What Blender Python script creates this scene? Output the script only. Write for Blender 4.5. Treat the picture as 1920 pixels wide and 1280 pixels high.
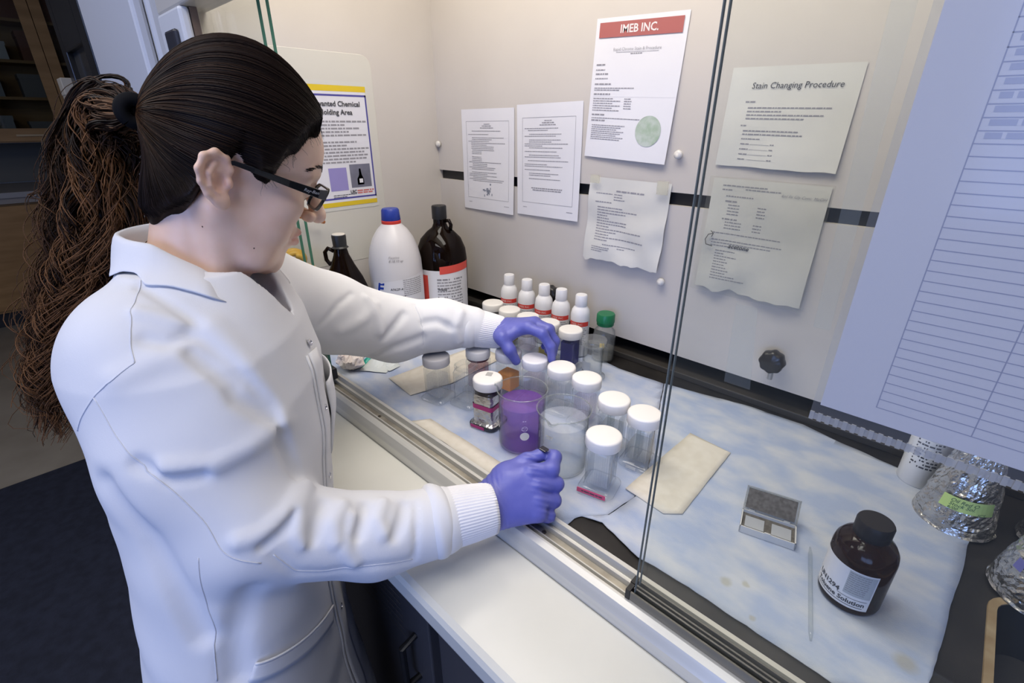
import bpy, bmesh, math, random
import numpy as np
from mathutils import Vector, Matrix, noise as mnoise

for _o in list(bpy.data.objects):
    bpy.data.objects.remove(_o, do_unlink=True)
SC = bpy.context.scene
COL = SC.collection
random.seed(7)
RNG = np.random.default_rng(11)
PI = math.pi

# ------------------------------------------------------------------ camera
# World: X along the hood front (to the right), Y into the hood, Z up; z = 0 is the hood deck, floor at -0.92
YAW, PITCH = math.radians(43.9), math.radians(24.4)
cam_d = bpy.data.cameras.new('camera'); cam = bpy.data.objects.new('camera', cam_d); COL.objects.link(cam)
cam.location = (0, 0, 0.56)
cam.rotation_euler = (PI / 2 - PITCH, 0, YAW)
cam_d.sensor_width = 36.0; cam_d.lens = 36.0 * 903.7 / 1920; cam_d.clip_start = 0.02; cam_d.clip_end = 60
SC.camera = cam
VS = SC.view_settings
VS.view_transform = 'Standard'; VS.look = 'None'; VS.gamma = 1.0; VS.use_curve_mapping = False; VS.exposure = 0.55

# ------------------------------------------------------------------ light
W = bpy.data.worlds.new('world'); SC.world = W; W.use_nodes = True
W.node_tree.nodes['Background'].inputs[0].default_value = (0.50, 0.62, 1.0, 1)
W.node_tree.nodes['Background'].inputs[1].default_value = 0.15

def area(name, loc, aim, sx, sy, power, col):
    d = bpy.data.lights.new(name, 'AREA'); d.shape = 'RECTANGLE'; d.size = sx; d.size_y = sy; d.energy = power; d.color = col
    o = bpy.data.objects.new(name, d); COL.objects.link(o); o.location = loc
    o.rotation_euler = (Vector(aim) - Vector(loc)).to_track_quat('-Z', 'Y').to_euler()
    return o
area('hood_lamp', (-0.60, 0.60, 1.28), (-0.60, 0.64, 0), 1.1, 0.30, 7.2, (1.0, 0.94, 0.86))
area('ceiling_lamp_aisle', (-0.20, -0.35, 1.74), (-0.36, 0.15, 0), 1.3, 0.6, 13.5, (1.0, 0.97, 0.96))
area('freezer_fill_light', (-2.2, -0.9, 1.74), (-2.2, -0.5, 0), 1.2, 0.6, 8.0, (1.0, 0.97, 0.96))  # unseen lamp, added to brighten the freezer side
area('window_daylight', (0.9, -2.9, 0.7), (-0.7, 0.1, 0.1), 2.4, 1.6, 44.0, (0.31, 0.46, 1.0))
CY = SC.cycles
CY.transparent_max_bounces = 24; CY.adaptive_threshold = 0.02; CY.max_bounces = 6; CY.diffuse_bounces = 3; CY.glossy_bounces = 2; CY.transmission_bounces = 2; CY.caustics_reflective = False; CY.caustics_refractive = False

# ------------------------------------------------------------------ materials
MATS = {}
def mat(name, col, rough=0.5, metal=0.0, spec=0.5, emit=0, sheen=0, coat=0):
    if name in MATS: return MATS[name]
    m = bpy.data.materials.new(name); m.use_nodes = True
    b = m.node_tree.nodes['Principled BSDF']
    b.inputs['Base Color'].default_value = (*col, 1); b.inputs['Roughness'].default_value = rough
    b.inputs['Metallic'].default_value = metal; b.inputs['Specular IOR Level'].default_value = spec
    if sheen: b.inputs['Sheen Weight'].default_value = sheen
    if coat: b.inputs['Coat Weight'].default_value = coat; b.inputs['Coat Roughness'].default_value = 0.08
    if emit:
        b.inputs['Emission Color'].default_value = (*col, 1); b.inputs['Emission Strength'].default_value = emit
    MATS[name] = m
    return m

def noisy(name, c1, c2, scale=8, rough=0.5, detail=4, bump=0.0, bscale=60, stretch=(1, 1, 1), metal=0.0, lo=0.35, hi=0.65, spec=0.5, bdist=0.002):
    """two-colour noise material with optional fine bump"""
    if name in MATS: return MATS[name]
    m = mat(name, c1, rough, metal, spec); nt = m.node_tree; N = nt.nodes; L = nt.links; b = N['Principled BSDF']
    tc = N.new('ShaderNodeTexCoord'); mp = N.new('ShaderNodeMapping'); mp.inputs['Scale'].default_value = stretch
    L.new(tc.outputs['Object'], mp.inputs['Vector'])
    nz = N.new('ShaderNodeTexNoise'); nz.inputs['Scale'].default_value = scale; nz.inputs['Detail'].default_value = detail
    L.new(mp.outputs[0], nz.inputs['Vector'])
    rp = N.new('ShaderNodeValToRGB'); rp.color_ramp.elements[0].position = lo; rp.color_ramp.elements[1].position = hi
    rp.color_ramp.elements[0].color = (*c1, 1); rp.color_ramp.elements[1].color = (*c2, 1)
    L.new(nz.outputs['Fac'], rp.inputs[0]); L.new(rp.outputs[0], b.inputs['Base Color'])
    if bump:
        n2 = N.new('ShaderNodeTexNoise'); n2.inputs['Scale'].default_value = bscale; n2.inputs['Detail'].default_value = 3
        L.new(mp.outputs[0], n2.inputs['Vector'])
        bp = N.new('ShaderNodeBump'); bp.inputs['Strength'].default_value = bump; bp.inputs['Distance'].default_value = bdist
        L.new(n2.outputs['Fac'], bp.inputs['Height']); L.new(bp.outputs[0], b.inputs['Normal'])
    return m

def clear(name, tint=(1, 1, 1), ior=1.45, rough=0.02, gloss=1.0, haze=0.0, hazecol=(0.9, 0.95, 0.9), edge=None):
    """thin clear glass: transparent with a tint, Fresnel mirror, a little surface haze"""
    if name in MATS: return MATS[name]
    m = bpy.data.materials.new(name); m.use_nodes = True; nt = m.node_tree; N = nt.nodes; L = nt.links
    N.remove(N['Principled BSDF']); out = N['Material Output']
    tr = N.new('ShaderNodeBsdfTransparent'); tr.inputs[0].default_value = (*tint, 1)
    if edge:   # glass looked along its wall is darker/greener: longer way through the glass
        lw = N.new('ShaderNodeLayerWeight'); lw.inputs[0].default_value = 0.5
        pw = N.new('ShaderNodeMath'); pw.operation = 'POWER'; pw.inputs[1].default_value = 3.5
        L.new(lw.outputs['Facing'], pw.inputs[0])
        mx0 = N.new('ShaderNodeMixRGB'); mx0.inputs[1].default_value = (*tint, 1); mx0.inputs[2].default_value = (*edge, 1)
        L.new(pw.outputs[0], mx0.inputs[0]); L.new(mx0.outputs[0], tr.inputs[0])
    gl = N.new('ShaderNodeBsdfGlossy'); gl.inputs['Roughness'].default_value = rough
    fr = N.new('ShaderNodeFresnel'); fr.inputs[0].default_value = ior
    geo = N.new('ShaderNodeNewGeometry'); 
    mul = N.new('ShaderNodeMath'); mul.operation = 'MULTIPLY'; mul.inputs[1].default_value = gloss
    inv = N.new('ShaderNodeMath'); inv.operation = 'SUBTRACT'; inv.inputs[0].default_value = 1.0
    L.new(geo.outputs['Backfacing'], inv.inputs[1])
    m2 = N.new('ShaderNodeMath'); m2.operation = 'MULTIPLY'
    L.new(fr.outputs[0], mul.inputs[0]); L.new(mul.outputs[0], m2.inputs[0]); L.new(inv.outputs[0], m2.inputs[1])
    mx = N.new('ShaderNodeMixShader'); L.new(m2.outputs[0], mx.inputs[0]); L.new(tr.outputs[0], mx.inputs[1]); L.new(gl.outputs[0], mx.inputs[2])
    last = mx
    if haze:
        df = N.new('ShaderNodeBsdfDiffuse'); df.inputs[0].default_value = (*hazecol, 1)
        mh = N.new('ShaderNodeMixShader'); mh.inputs[0].default_value = haze
        L.new(mx.outputs[0], mh.inputs[1]); L.new(df.outputs[0], mh.inputs[2]); last = mh
    L.new(last.outputs[0], out.inputs[0])
    MATS[name] = m
    return m

# ------------------------------------------------------------------ mesh helpers
class MB:
    def __init__(s): s.v = []; s.f = []
    def add(s, v, f):
        k = len(s.v); s.v += [tuple(p) for p in v]; s.f += [tuple(i + k for i in q) for q in f]; return s
    def box(s, a, b):
        x0, y0, z0 = a; x1, y1, z1 = b
        return s.add([(x0, y0, z0), (x1, y0, z0), (x1, y1, z0), (x0, y1, z0), (x0, y0, z1), (x1, y0, z1), (x1, y1, z1), (x0, y1, z1)],
                     [(0, 3, 2, 1), (4, 5, 6, 7), (0, 1, 5, 4), (1, 2, 6, 5), (2, 3, 7, 6), (3, 0, 4, 7)])
    def loft(s, rings, closed=True, cap0=False, cap1=False):
        k = len(s.v); n = len(rings[0])
        for r in rings: s.v += [tuple(map(float, p)) for p in r]
        m = n if closed else n - 1
        for i in range(len(rings) - 1):
            for j in range(m):
                a = k + i * n + j; b = k + i * n + (j + 1) % n
                s.f.append((a, b, b + n, a + n))
        if cap0: s.f.append(tuple(k + j for j in range(n))[::-1])
        if cap1: s.f.append(tuple(k + (len(rings) - 1) * n + j for j in range(n)))
        return s
    def lathe(s, prof, n=32, c=(0, 0, 0), cap0=True, cap1=True, fn=None, a0=0, a1=2 * PI):
        full = abs(a1 - a0 - 2 * PI) < 1e-6
        m = n if full else n + 1
        rings = []
        for r, z in prof:
            ring = []
            for j in range(m):
                t = a0 + (a1 - a0) * j / n
                rr = r * (fn(t, z) if fn else 1)
                ring.append((c[0] + rr * math.cos(t), c[1] + rr * math.sin(t), c[2] + z))
            rings.append(ring)
        return s.loft(rings, full, cap0 and full, cap1 and full)
    def tube(s, pts, r, n=8, cap=True):
        pts = [Vector(p) for p in pts]; rings = []
        up = None
        for i, p in enumerate(pts):
            d = (pts[min(i + 1, len(pts) - 1)] - pts[max(i - 1, 0)]).normalized()
            if up is None: up = d.orthogonal().normalized()
            up = (up - d * up.dot(d)); up = up.normalized() if up.length > 1e-6 else d.orthogonal().normalized()
            sd = d.cross(up); rr = r[i] if hasattr(r, '__len__') else r
            rings.append([p + (up * math.cos(2 * PI * j / n) + sd * math.sin(2 * PI * j / n)) * rr for j in range(n)])
        return s.loft(rings, True, cap, cap)
    def prism(s, poly, z0, z1):
        n = len(poly)
        return s.loft([[(x, y, z0) for x, y in poly], [(x, y, z1) for x, y in poly]], True, True, True)
    def xf(s, fn): s.v = [tuple(fn(Vector(p))) for p in s.v]; return s

def mesh_from(name, v, f, smooth=False):
    me = bpy.data.meshes.new(name); me.from_pydata([tuple(p) for p in v], [], [tuple(q) for q in f]); me.update()
    if smooth: me.polygons.foreach_set('use_smooth', [True] * len(me.polygons))
    return me

def obj(name, mb, m, parent=None, loc=None, rz=0, smooth=False, bevel=0, seg=2, ang=None, label=None):
    me = mesh_from(name, mb.v, mb.f, smooth) if isinstance(mb, MB) else mb
    if m is not None and not me.materials: me.materials.append(m)
    if smooth and ang:
        me.set_sharp_from_angle(angle=math.radians(ang))
    o = bpy.data.objects.new(name, me); COL.objects.link(o)
    if parent: o.parent = parent
    if loc: o.location = loc
    if rz: o.rotation_euler = (0, 0, rz)
    if bevel:
        bv = o.modifiers.new('bevel', 'BEVEL'); bv.width = bevel; bv.segments = seg; bv.limit_method = 'ANGLE'; bv.angle_limit = math.radians(40)
    if label: o['label'] = label
    if name.startswith('small_print'): o['kind'] = 'stuff'
    return o
def thing(name, label, cat, loc=(0, 0, 0), rz=0, group=None):
    o = bpy.data.objects.new(name, None); COL.objects.link(o); o.location = loc; o.rotation_euler = (0, 0, rz)
    o.empty_display_size = 0.05
    o['label'] = label; o['category'] = cat
    if group: o['group'] = group
    return o
def tag(o, label, cat, group=None):
    o['label'] = label; o['category'] = cat
    if group: o['group'] = group
    return o
def struct(o, label=None):
    o['kind'] = 'structure'
    if label: o['label'] = label
    return o

def rrect(w, h, r, n=5):
    """rounded rectangle outline centred on 0"""
    out = []
    for cx, cy, a in ((w / 2 - r, h / 2 - r, 0), (-w / 2 + r, h / 2 - r, PI / 2), (-w / 2 + r, -h / 2 + r, PI), (w / 2 - r, -h / 2 + r, 1.5 * PI)):
        for i in range(n + 1):
            t = a + PI / 2 * i / n; out.append((cx + r * math.cos(t), cy + r * math.sin(t)))
    return out

def text_mb(s, size, align='CENTER', shear=0.0, spacing=1.0, extrude=0.0, bold=0.0):
    cu = bpy.data.curves.new('txt', 'FONT'); cu.body = s; cu.size = size; cu.align_x = align; cu.align_y = 'CENTER'
    cu.shear = shear; cu.space_character = spacing; cu.resolution_u = 2; cu.extrude = extrude; cu.offset = bold * size
    o = bpy.data.objects.new('txt', cu)
    me = o.to_mesh(); mb = MB()
    mb.add([v.co.copy() for v in me.vertices], [tuple(p.vertices) for p in me.polygons])
    o.to_mesh_clear(); bpy.data.objects.remove(o); bpy.data.curves.remove(cu)
    return mb

def text_lines(rows, mb=None, z=0.0):
    """rows of (x0, x1, y, h): unreadable small print as rows of word-length dashes"""
    mb = mb or MB(); rr = random.Random(len(rows))
    for x0, x1, y, h in rows:
        x = x0
        while x < x1 - h:
            w = min(rr.uniform(1.2, 4.5) * h, x1 - x)
            mb.add([(x, y - h / 2, z), (x + w, y - h / 2, z), (x + w, y + h / 2, z), (x, y + h / 2, z)], [(0, 1, 2, 3)])
            x += w + 0.55 * h
    return mb
# ------------------------------------------------------------------ structure
M_wall = noisy('hood_panel_cream', (0.60, 0.555, 0.505), (0.64, 0.595, 0.545), 3, 0.42, bump=0.03, bscale=200)
M_deck = noisy('black_epoxy', (0.012, 0.011, 0.011), (0.03, 0.027, 0.025), 14, 0.38, spec=0.3)
M_alu = noisy('brushed_aluminium', (0.56, 0.55, 0.51), (0.64, 0.63, 0.59), 6, 0.36, stretch=(0.4, 12, 12), metal=0.35)
M_ledge = noisy('ivory_ledge', (0.66, 0.65, 0.58), (0.70, 0.69, 0.63), 5, 0.25)
M_black = mat('matte_black', (0.012, 0.012, 0.013), 0.45)
M_white = mat('white_enamel', (0.74, 0.75, 0.78), 0.35)
M_cab = mat('charcoal_cabinet', (0.045, 0.044, 0.048), 0.45)
M_groove = noisy('stained_track', (0.30, 0.27, 0.22), (0.48, 0.44, 0.36), 25, 0.4, metal=0.5)
M_paper = noisy('white_paper', (0.76, 0.75, 0.78), (0.80, 0.79, 0.81), 4, 0.6)
M_paper_old = noisy('yellowed_paper', (0.66, 0.645, 0.59), (0.71, 0.695, 0.64), 6, 0.6)
M_ink = mat('ink', (0.06, 0.06, 0.07), 0.6)
M_inkl = mat('grey_print', (0.30, 0.29, 0.31), 0.6)

XL, YB, ZT = -1.317, 1.03, 1.32
FL = -0.92
# floor and mat
struct(obj('floor', MB().box((-6.2, -3.3, FL - 0.05), (3.2, 1.9, FL)), noisy('tan_vinyl', (0.27, 0.23, 0.17), (0.33, 0.285, 0.215), 5, 0.4, bump=0.05, bscale=90)))
struct(obj('ceiling', MB().box((-6.2, -3.3, 1.8), (3.2, 1.9, 1.85)), mat('ceiling_white', (0.7, 0.69, 0.66), 0.8)))
struct(obj('wall_far', MB().box((-6.2, -3.3, FL), (-6.1, 1.9, 1.8)), mat('room_wall', (0.50, 0.47, 0.41), 0.7)))
struct(obj('wall_rear', MB().box((-6.1, 1.8, FL), (3.2, 1.9, 1.8)), MATS['room_wall']))
struct(obj('wall_right', MB().box((3.1, -3.3, FL), (3.2, 1.8, 1.8)), MATS['room_wall']))
struct(obj('wall_window', MB().box((-6.1, -3.3, FL), (-0.75, -3.2, 1.8)).box((1.95, -3.3, FL), (3.1, -3.2, 1.8)).box((-0.75, -3.3, FL), (1.95, -3.2, 0.05)).box((-0.75, -3.3, 1.75), (1.95, -3.2, 1.8)), MATS['room_wall']))
matm = noisy('navy_mat', (0.008, 0.010, 0.020), (0.016, 0.019, 0.034), 30, 0.75, bump=0.3, bscale=160)
mt = obj('floor_mat', MB().box((-2.78, -2.2, FL), (1.2, 0.40, FL + 0.012)), matm, bevel=0.004)
tag(mt, 'dark navy anti-fatigue mat on the tan floor', 'mat')

# hood shell (the room of this picture)
struct(obj('wall_back', MB().box((XL - 0.02, YB, 0.400 + 0.022), (1.25, YB + 0.02, ZT)).box((XL - 0.02, YB, 0.048), (1.25, YB + 0.02, 0.395)), M_wall))
struct(obj('trim_slot', MB().box((XL - 0.02, YB + 0.012, 0.39), (1.25, YB + 0.06, 0.427)), M_black), 'black exhaust slot between the back panels')
struct(obj('wall_plenum', MB().box((XL - 0.02, YB + 0.10, -0.03), (1.25, YB + 0.12, ZT)), M_black))
struct(obj('wall_left', MB().box((XL - 0.03, 0.384, -0.03), (XL, YB + 0.12, ZT)), M_wall))
struct(obj('wall_hood_right', MB().box((1.25, 0.43, -0.03), (1.28, YB + 0.12, ZT)), M_wall))
struct(obj('ceiling_hood', MB().box((XL - 0.03, 0.40, ZT), (1.28, YB + 0.12, ZT + 0.03)), M_wall))
struct(obj('floor_deck', MB().box((XL - 0.03, 0.452, -0.035), (0.155, YB + 0.10, -0.003)).box((0.155, 0.752, -0.035), (0.50, YB + 0.10, -0.003)).box((0.155, 0.452, -0.035), (0.50, 0.50, -0.003)).box((0.50, 0.452, -0.035), (1.28, YB + 0.10, -0.003)), M_deck), 'black epoxy hood deck')
cs = thing('cup_sink', 'black sink cup with a rust stained rim at the right end of the deck', 'sink', (0.3275, 0.626, -0.003))
_o = rrect(0.365, 0.272, 0.035, 6); _i = rrect(0.345, 0.252, 0.028, 6); _b = rrect(0.29, 0.20, 0.03, 6)
obj('basin', MB().loft([[(x, y, 0.001) for x, y in _i], [(x * .985, y * .985, -0.02) for x, y in _i], [(x, y, -0.12) for x, y in _b]], True, False, True), M_black, cs, smooth=True, ang=50)
obj('rim', MB().loft([[(x, y, -0.001) for x, y in _o], [(x * .995, y * .995, 0.002) for x, y in _o], [(x * 1.003, y * 1.003, 0.002) for x, y in _i], [(x, y, 0.0) for x, y in _i]], True), noisy('rust_rim', (0.30, 0.21, 0.11), (0.42, 0.33, 0.20), 30, 0.6), cs, smooth=True, ang=40)
struct(obj('trim_ledge', MB().box((XL, YB - 0.012, -0.003), (1.25, YB + 0.1, 0.012)), mat('ledge_dark', (0.05, 0.045, 0.04), 0.4), bevel=0.002), 'dark ledge along the foot of the back panel')

# sill rail: one extruded profile with track grooves
prof = [(0.376, -0.030), (0.378, 0.006), (0.386, 0.019), (0.394, 0.022), (0.3975, 0.022), (0.3985, 0.010), (0.4065, 0.010), (0.4075, 0.0145), (0.4095, 0.0145), (0.4105, 0.008), (0.4225, 0.008), (0.4235, 0.0165), (0.4255, 0.0165), (0.4265, 0.012), (0.432, 0.0125), (0.4345, 0.023), (0.441, 0.023), (0.452, 0.003), (0.453, -0.03)]
def rail(x0, x1): return MB().loft([[(x0, y, z) for y, z in prof], [(x1, y, z) for y, z in prof]], True, True, True)
rl = struct(obj('trim_sill_rail', rail(-1.316, 1.2), M_alu), 'brushed aluminium sill rail with sliding tracks')
gx = obj('track_floor', MB().box((-1.31, 0.3988, 0.0095), (1.2, 0.4063, 0.0108)).box((-1.31, 0.4107, 0.0075), (1.2, 0.4223, 0.0088)), M_groove, rl)
for x in (-0.78, -0.335, 0.12):
    obj('screw', MB().lathe([(0.0036, 0), (0.0036, 0.0012), (0.0016, 0.0014), (0.0014, 0.0004)], 12, (x, 0.4165, 0.0088)), mat('screw_steel', (0.16, 0.14, 0.11), 0.4, 0.8), rl)
# ivory ledge in front of the rail, rounded nose
lp = [(0.377, -0.010), (0.246, -0.016), (0.238, -0.019), (0.234, -0.026), (0.234, -0.052), (0.238, -0.056), (0.377, -0.056)]
struct(obj('trim_front_ledge', MB().loft([[(-1.55, y, z) for y, z in lp], [(1.3, y, z) for y, z in lp]], True, True, True), M_ledge, bevel=0.003), 'ivory ledge in front of the rail')

# base cabinets under the ledge
def cabinet(x0, x1, label, n):
    t = thing('base_cabinet', label, 'cabinet', ((x0 + x1) / 2, 0.30, FL), 0, 'charcoal cabinets under the hood')
    w = x1 - x0
    obj('body', MB().box((-w / 2, 0.0, 0.10), (w / 2, 0.68, 0.86)), M_cab, t)
    obj('toe_kick', MB().box((-w / 2, 0.06, 0), (w / 2, 0.66, 0.10)), M_black, t)
    d = obj('door', MB().box((-w / 2 + 0.008, -0.022, 0.115), (w / 2 - 0.008, -0.001, 0.845)), mat('charcoal_door', (0.075, 0.07, 0.072), 0.38), t, bevel=0.003)
    s = n
    hx = (w / 2 - 0.05) * s
    obj('handle', MB().tube([(hx, -0.022, 0.57), (hx, -0.05, 0.575), (hx, -0.05, 0.675), (hx, -0.022, 0.68)], 0.006, 8), M_black, d)
    if n == 1:
        obj('print', text_lines([(-0.16, 0.02, -i * 0.016, 0.003) for i in range(7)]).xf(lambda p: Vector((p.x + 0.16, -0.0225, p.y + 0.74))), mat('faded_print', (0.16, 0.13, 0.10), 0.6), d)
    return t
cabinet(-0.98, -0.447, 'charcoal cabinet with faint printed lines beside the coat hem', 1)
cabinet(-0.437, 0.10, 'charcoal cabinet to the right of the black gap', 1.0001)
cabinet(-1.53, -0.992, 'charcoal cabinet hidden mostly behind the lab coat', -1)
struct(obj('wall_kneespace', MB().box((0.11, 0.30, FL), (1.28, 0.98, -0.07)), M_cab))

# hood front: header, left post
struct(obj('trim_header', MB().box((-1.42, 0.365, 0.772), (1.30, 0.43, 1.34)), mat('header_cream', (0.60, 0.57, 0.52), 0.4), bevel=0.004), 'cream header above the sash')
po = struct(obj('trim_post', MB().box((-1.42, 0.362, -0.008), (-1.262, 0.382, 0.772)), M_white, bevel=0.006), 'white left post of the hood')
pl = obj('switch_plate', MB().box((-1.36, 0.352, 0.61), (-1.29, 0.362, 0.735)), mat('dark_plate', (0.03, 0.03, 0.04), 0.4), po, bevel=0.006)
obj('post_frame', MB().box((-1.275, 0.3825, 0.024), (-1.262, 0.396, 0.772)), mat('bronze_channel', (0.16, 0.11, 0.08), 0.45), po)

# sash panes
M_glass = clear('sash_glass', (0.982, 0.988, 0.980), 1.45, 0.01, 0.7, haze=0.006, hazecol=(0.85, 0.88, 0.82))
M_gedge = mat('green_glass_edge', (0.05, 0.15, 0.10), 0.6, 0, 0.2)
def pane(name, x0, x1, y, z0, z1, label, edge_side, holder):
    t = thing(name, label, 'glass pane', ((x0 + x1) / 2, y, z0), 0, 'sliding sash panes')
    w = x1 - x0; h = z1 - z0
    obj('glass', MB().box((-w / 2, -0.0015, 0), (w / 2, 0.0015, h)), M_glass, t)
    e = w / 2 * edge_side; dy = 0.0026 if edge_side > 0 else 0.0017
    obj('cut_edge', MB().box((e - 0.0005, -dy, 0), (e + 0.0005, dy, h)), M_gedge if edge_side > 0 else mat('grey_glass_edge', (0.13, 0.15, 0.145), 0.6, 0, 0.2), t)
    if holder:
        obj('bottom_channel', MB().box((-w / 2 - 0.004, -0.0050, -0.012), (w / 2, -0.0028, 0.013)).box((-w / 2 - 0.004, 0.0028, -0.012), (w / 2, 0.0050, 0.013)).box((-w / 2 - 0.004, -0.005, -0.012), (w / 2, 0.005, -0.0005)), mat('dark_alu', (0.20, 0.195, 0.18), 0.35, 0.8), t)
        obj('end_stop', MB().box((-w / 2 - 0.010, -0.006, -0.012), (-w / 2 - 0.0042, 0.006, 0.015)), M_black, t)
    return t
pane('sliding_glass_door', -0.177, 0.62, 0.4025, 0.0225, 0.90, 'front right sliding glass pane standing in the sill rail', -1, True)
pane('sliding_glass_door', -0.1785, 0.66, 0.4165, 0.0215, 0.90, 'rear right sliding glass pane just behind the front one', -1, True)
pane('sliding_glass_door', -1.312, -0.976, 0.4025, 0.0225, 0.90, 'front left glass pane with green cut edge behind the head', 1, False)
pane('sliding_glass_door', -1.312, -0.973, 0.4165, 0.0215, 0.90, 'rear left glass pane with green cut edge beside the poster', 1, False)
br = thing('sash_stop', 'black corner stop at the left end of the sill rail', 'bracket', (-0.985, 0.416, 0.024))
obj('block', MB().box((-0.018, -0.013, -0.002), (0.018, 0.012, 0.026)), M_black, br, bevel=0.003)
obj('clip', MB().tube([(-0.012, 0, 0.026), (-0.014, 0.002, 0.06), (-0.003, 0.002, 0.062), (0.0, 0, 0.026)], 0.003, 8), mat('green_clip', (0.05, 0.10, 0.05), 0.4), br)

# wall pegs and knobs on the back panel
def knob(x, z, label):
    t = thing('gas_valve', label, 'knob', (x, YB, z), 0)
    R = Matrix.Rotation(PI / 2, 3, 'X')
    obj('stem', MB().lathe([(0.007, 0), (0.007, 0.02), (0.0, 0.02)], 14).xf(lambda p: R @ p), mat('knob_stem', (0.45, 0.44, 0.42), 0.3, 0.6), t, smooth=True, ang=40)
    obj('grip', MB().lathe([(0.012, 0.018), (0.022, 0.021), (0.024, 0.028), (0.023, 0.040), (0.019, 0.044), (0, 0.045)], 40, fn=lambda a, z: 1 + 0.05 * math.cos(8 * a) if z > 0.02 else 1).xf(lambda p: R @ p), mat('black_bakelite', (0.02, 0.018, 0.018), 0.3), t, smooth=True, ang=50)
    return t
knob(-0.226, 0.118, 'black ribbed valve knob on the back panel, seen through the glass')
knob(-0.812, 0.125, 'black valve knob half hidden behind the white dropper bottles')
tl = obj('knob_tail', MB().tube([(0, -0.02, -0.02), (0.0, -0.02, -0.045)], 0.005, 10), MATS['knob_stem'], [o for o in COL.objects if o.name == 'gas_valve'][0])
for x, z, l in ((-0.499, 0.499, 'white round wall peg right of the red headed sheet'), (-0.501, 0.221, 'white round wall peg below the crumpled sheet'), (-1.306, 0.499, 'white round wall peg in the left corner above the slot'), (-1.306, 0.30, 'small white wall peg in the left corner below the slot')):
    o = obj('wall_peg', MB().lathe([(0.0045, 0), (0.0045, 0.004), (0.0085, 0.005), (0.0095, 0.008), (0.0085, 0.012), (0.005, 0.014), (0, 0.0145)], 20).xf(lambda p: Matrix.Rotation(PI / 2, 3, 'X') @ p), mat('peg_white', (0.72, 0.69, 0.64), 0.4), None, (x, YB, z), smooth=True)
    tag(o, l, 'wall peg', 'white pegs on the hood panels')

# ------------------------------------------------------------------ background at the far left
wood = noisy('oak', (0.30, 0.155, 0.045), (0.40, 0.215, 0.07), 3, 0.45, stretch=(1, 1, 6))
t = thing('wall_cabinet', 'oak wall cabinet with glass doors at the far end of the room', 'cabinet', (-5.9, 0.35, 0.42))
M_cabglass = clear('cabinet_glass', (0.75, 0.77, 0.75), 1.45, 0.02, 0.8)
obj('case', MB().box((0, -0.75, 0), (0.03, 0.75, 1.25)).box((0.03, -0.75, 0), (0.35, -0.72, 1.25)).box((0.03, 0.72, 0), (0.35, 0.75, 1.25)).box((0.03, -0.72, 0), (0.35, 0.72, 0.03)).box((0.03, -0.72, 1.2), (0.35, 0.72, 1.25)), wood, t)
for z in (0.30, 0.55, 0.82): obj('shelf', MB().box((0.03, -0.72, z), (0.33, 0.72, z + 0.02)), wood, t)
for y0 in (-0.74, -0.25, 0.245):
    d = obj('door', MB().box((0.352, y0, 0.01), (0.372, y0 + 0.07, 1.24)).box((0.352, y0 + 0.42, 0.01), (0.372, y0 + 0.49, 1.24)).box((0.352, y0 + 0.07, 0.01), (0.372, y0 + 0.42, 0.10)).box((0.352, y0 + 0.07, 1.15), (0.372, y0 + 0.42, 1.24)), wood, t)
    obj('pane', MB().box((0.358, y0 + 0.07, 0.10), (0.364, y0 + 0.42, 1.15)), M_cabglass, d)
    obj('handle', MB().box((0.372, y0 + 0.16, 0.045), (0.384, y0 + 0.33, 0.058)), mat('handle_brass', (0.55, 0.42, 0.25), 0.3, 0.5), d)
nt_ = obj('notice', MB().box((0.3725, -0.24, 0.28), (0.374, -0.18, 0.40)), M_paper, t)
k = 0
for z, items in ((0.03, ((-0.25, 0.18, 0.16), (0.02, 0.14, 0.12), (0.32, 0.2, 0.18))), (0.32, ((-0.22, 0.16, 0.14), (0.05, 0.2, 0.16), (0.33, 0.16, 0.1))), (0.57, ((-0.2, 0.24, 0.12), (0.12, 0.18, 0.2))), (0.84, ((-0.1, 0.3, 0.2), (0.3, 0.2, 0.24)))):
    for y, w, h in items:
        k += 1
        o = thing('storage_box', 'storage box %s in the glass-door cabinet' % ['low, at left on the bottom shelf', 'small, in the middle of the bottom shelf', 'tall, at right on the bottom shelf', 'wide, at left on the second shelf', 'broad, in the middle of the second shelf', 'low, at right on the second shelf', 'flat pale, on the third shelf', 'dark, on the third shelf', 'brown, at left on the top shelf', 'brown, at right on the top shelf'][k - 1], 'box', (-5.9 + 0.19, 0.35 + y + w / 2, 0.42 + z))
        col = [(0.42, 0.42, 0.40), (0.30, 0.30, 0.28), (0.22, 0.2, 0.17)][k % 3] if k < 7 else ((0.6, 0.58, 0.52) if k == 7 else (0.25, 0.09, 0.04))
        obj('box', MB().box((-0.1, -w / 2, 0.001), (0.1, w / 2, h * 0.8)), mat('boxcol%d' % (k % 3 if k < 7 else k), col, 0.6), o)
        obj('lid', MB().box((-0.104, -w / 2 - 0.004, h * 0.8), (0.104, w / 2 + 0.004, h)), MATS['boxcol%d' % (k % 3 if k < 7 else k)], o)
t = thing('bench', 'grey topped oak bench at the far end of the room', 'bench', (-5.6, 0.2, FL))
obj('worktop', MB().box((-0.5, -1.6, 0.97), (0.36, 1.1, 1.01)), mat('grey_top', (0.33, 0.31, 0.29), 0.4), t, bevel=0.004)
obj('front_rail', MB().box((0.30, -1.6, 0.93), (0.34, 1.1, 0.97)), mat('pale_rail', (0.30, 0.26, 0.22), 0.5), t)
obj('carcass', MB().box((-0.5, -1.55, 0.12), (0.29, 1.05, 0.93)), wood, t)
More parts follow.
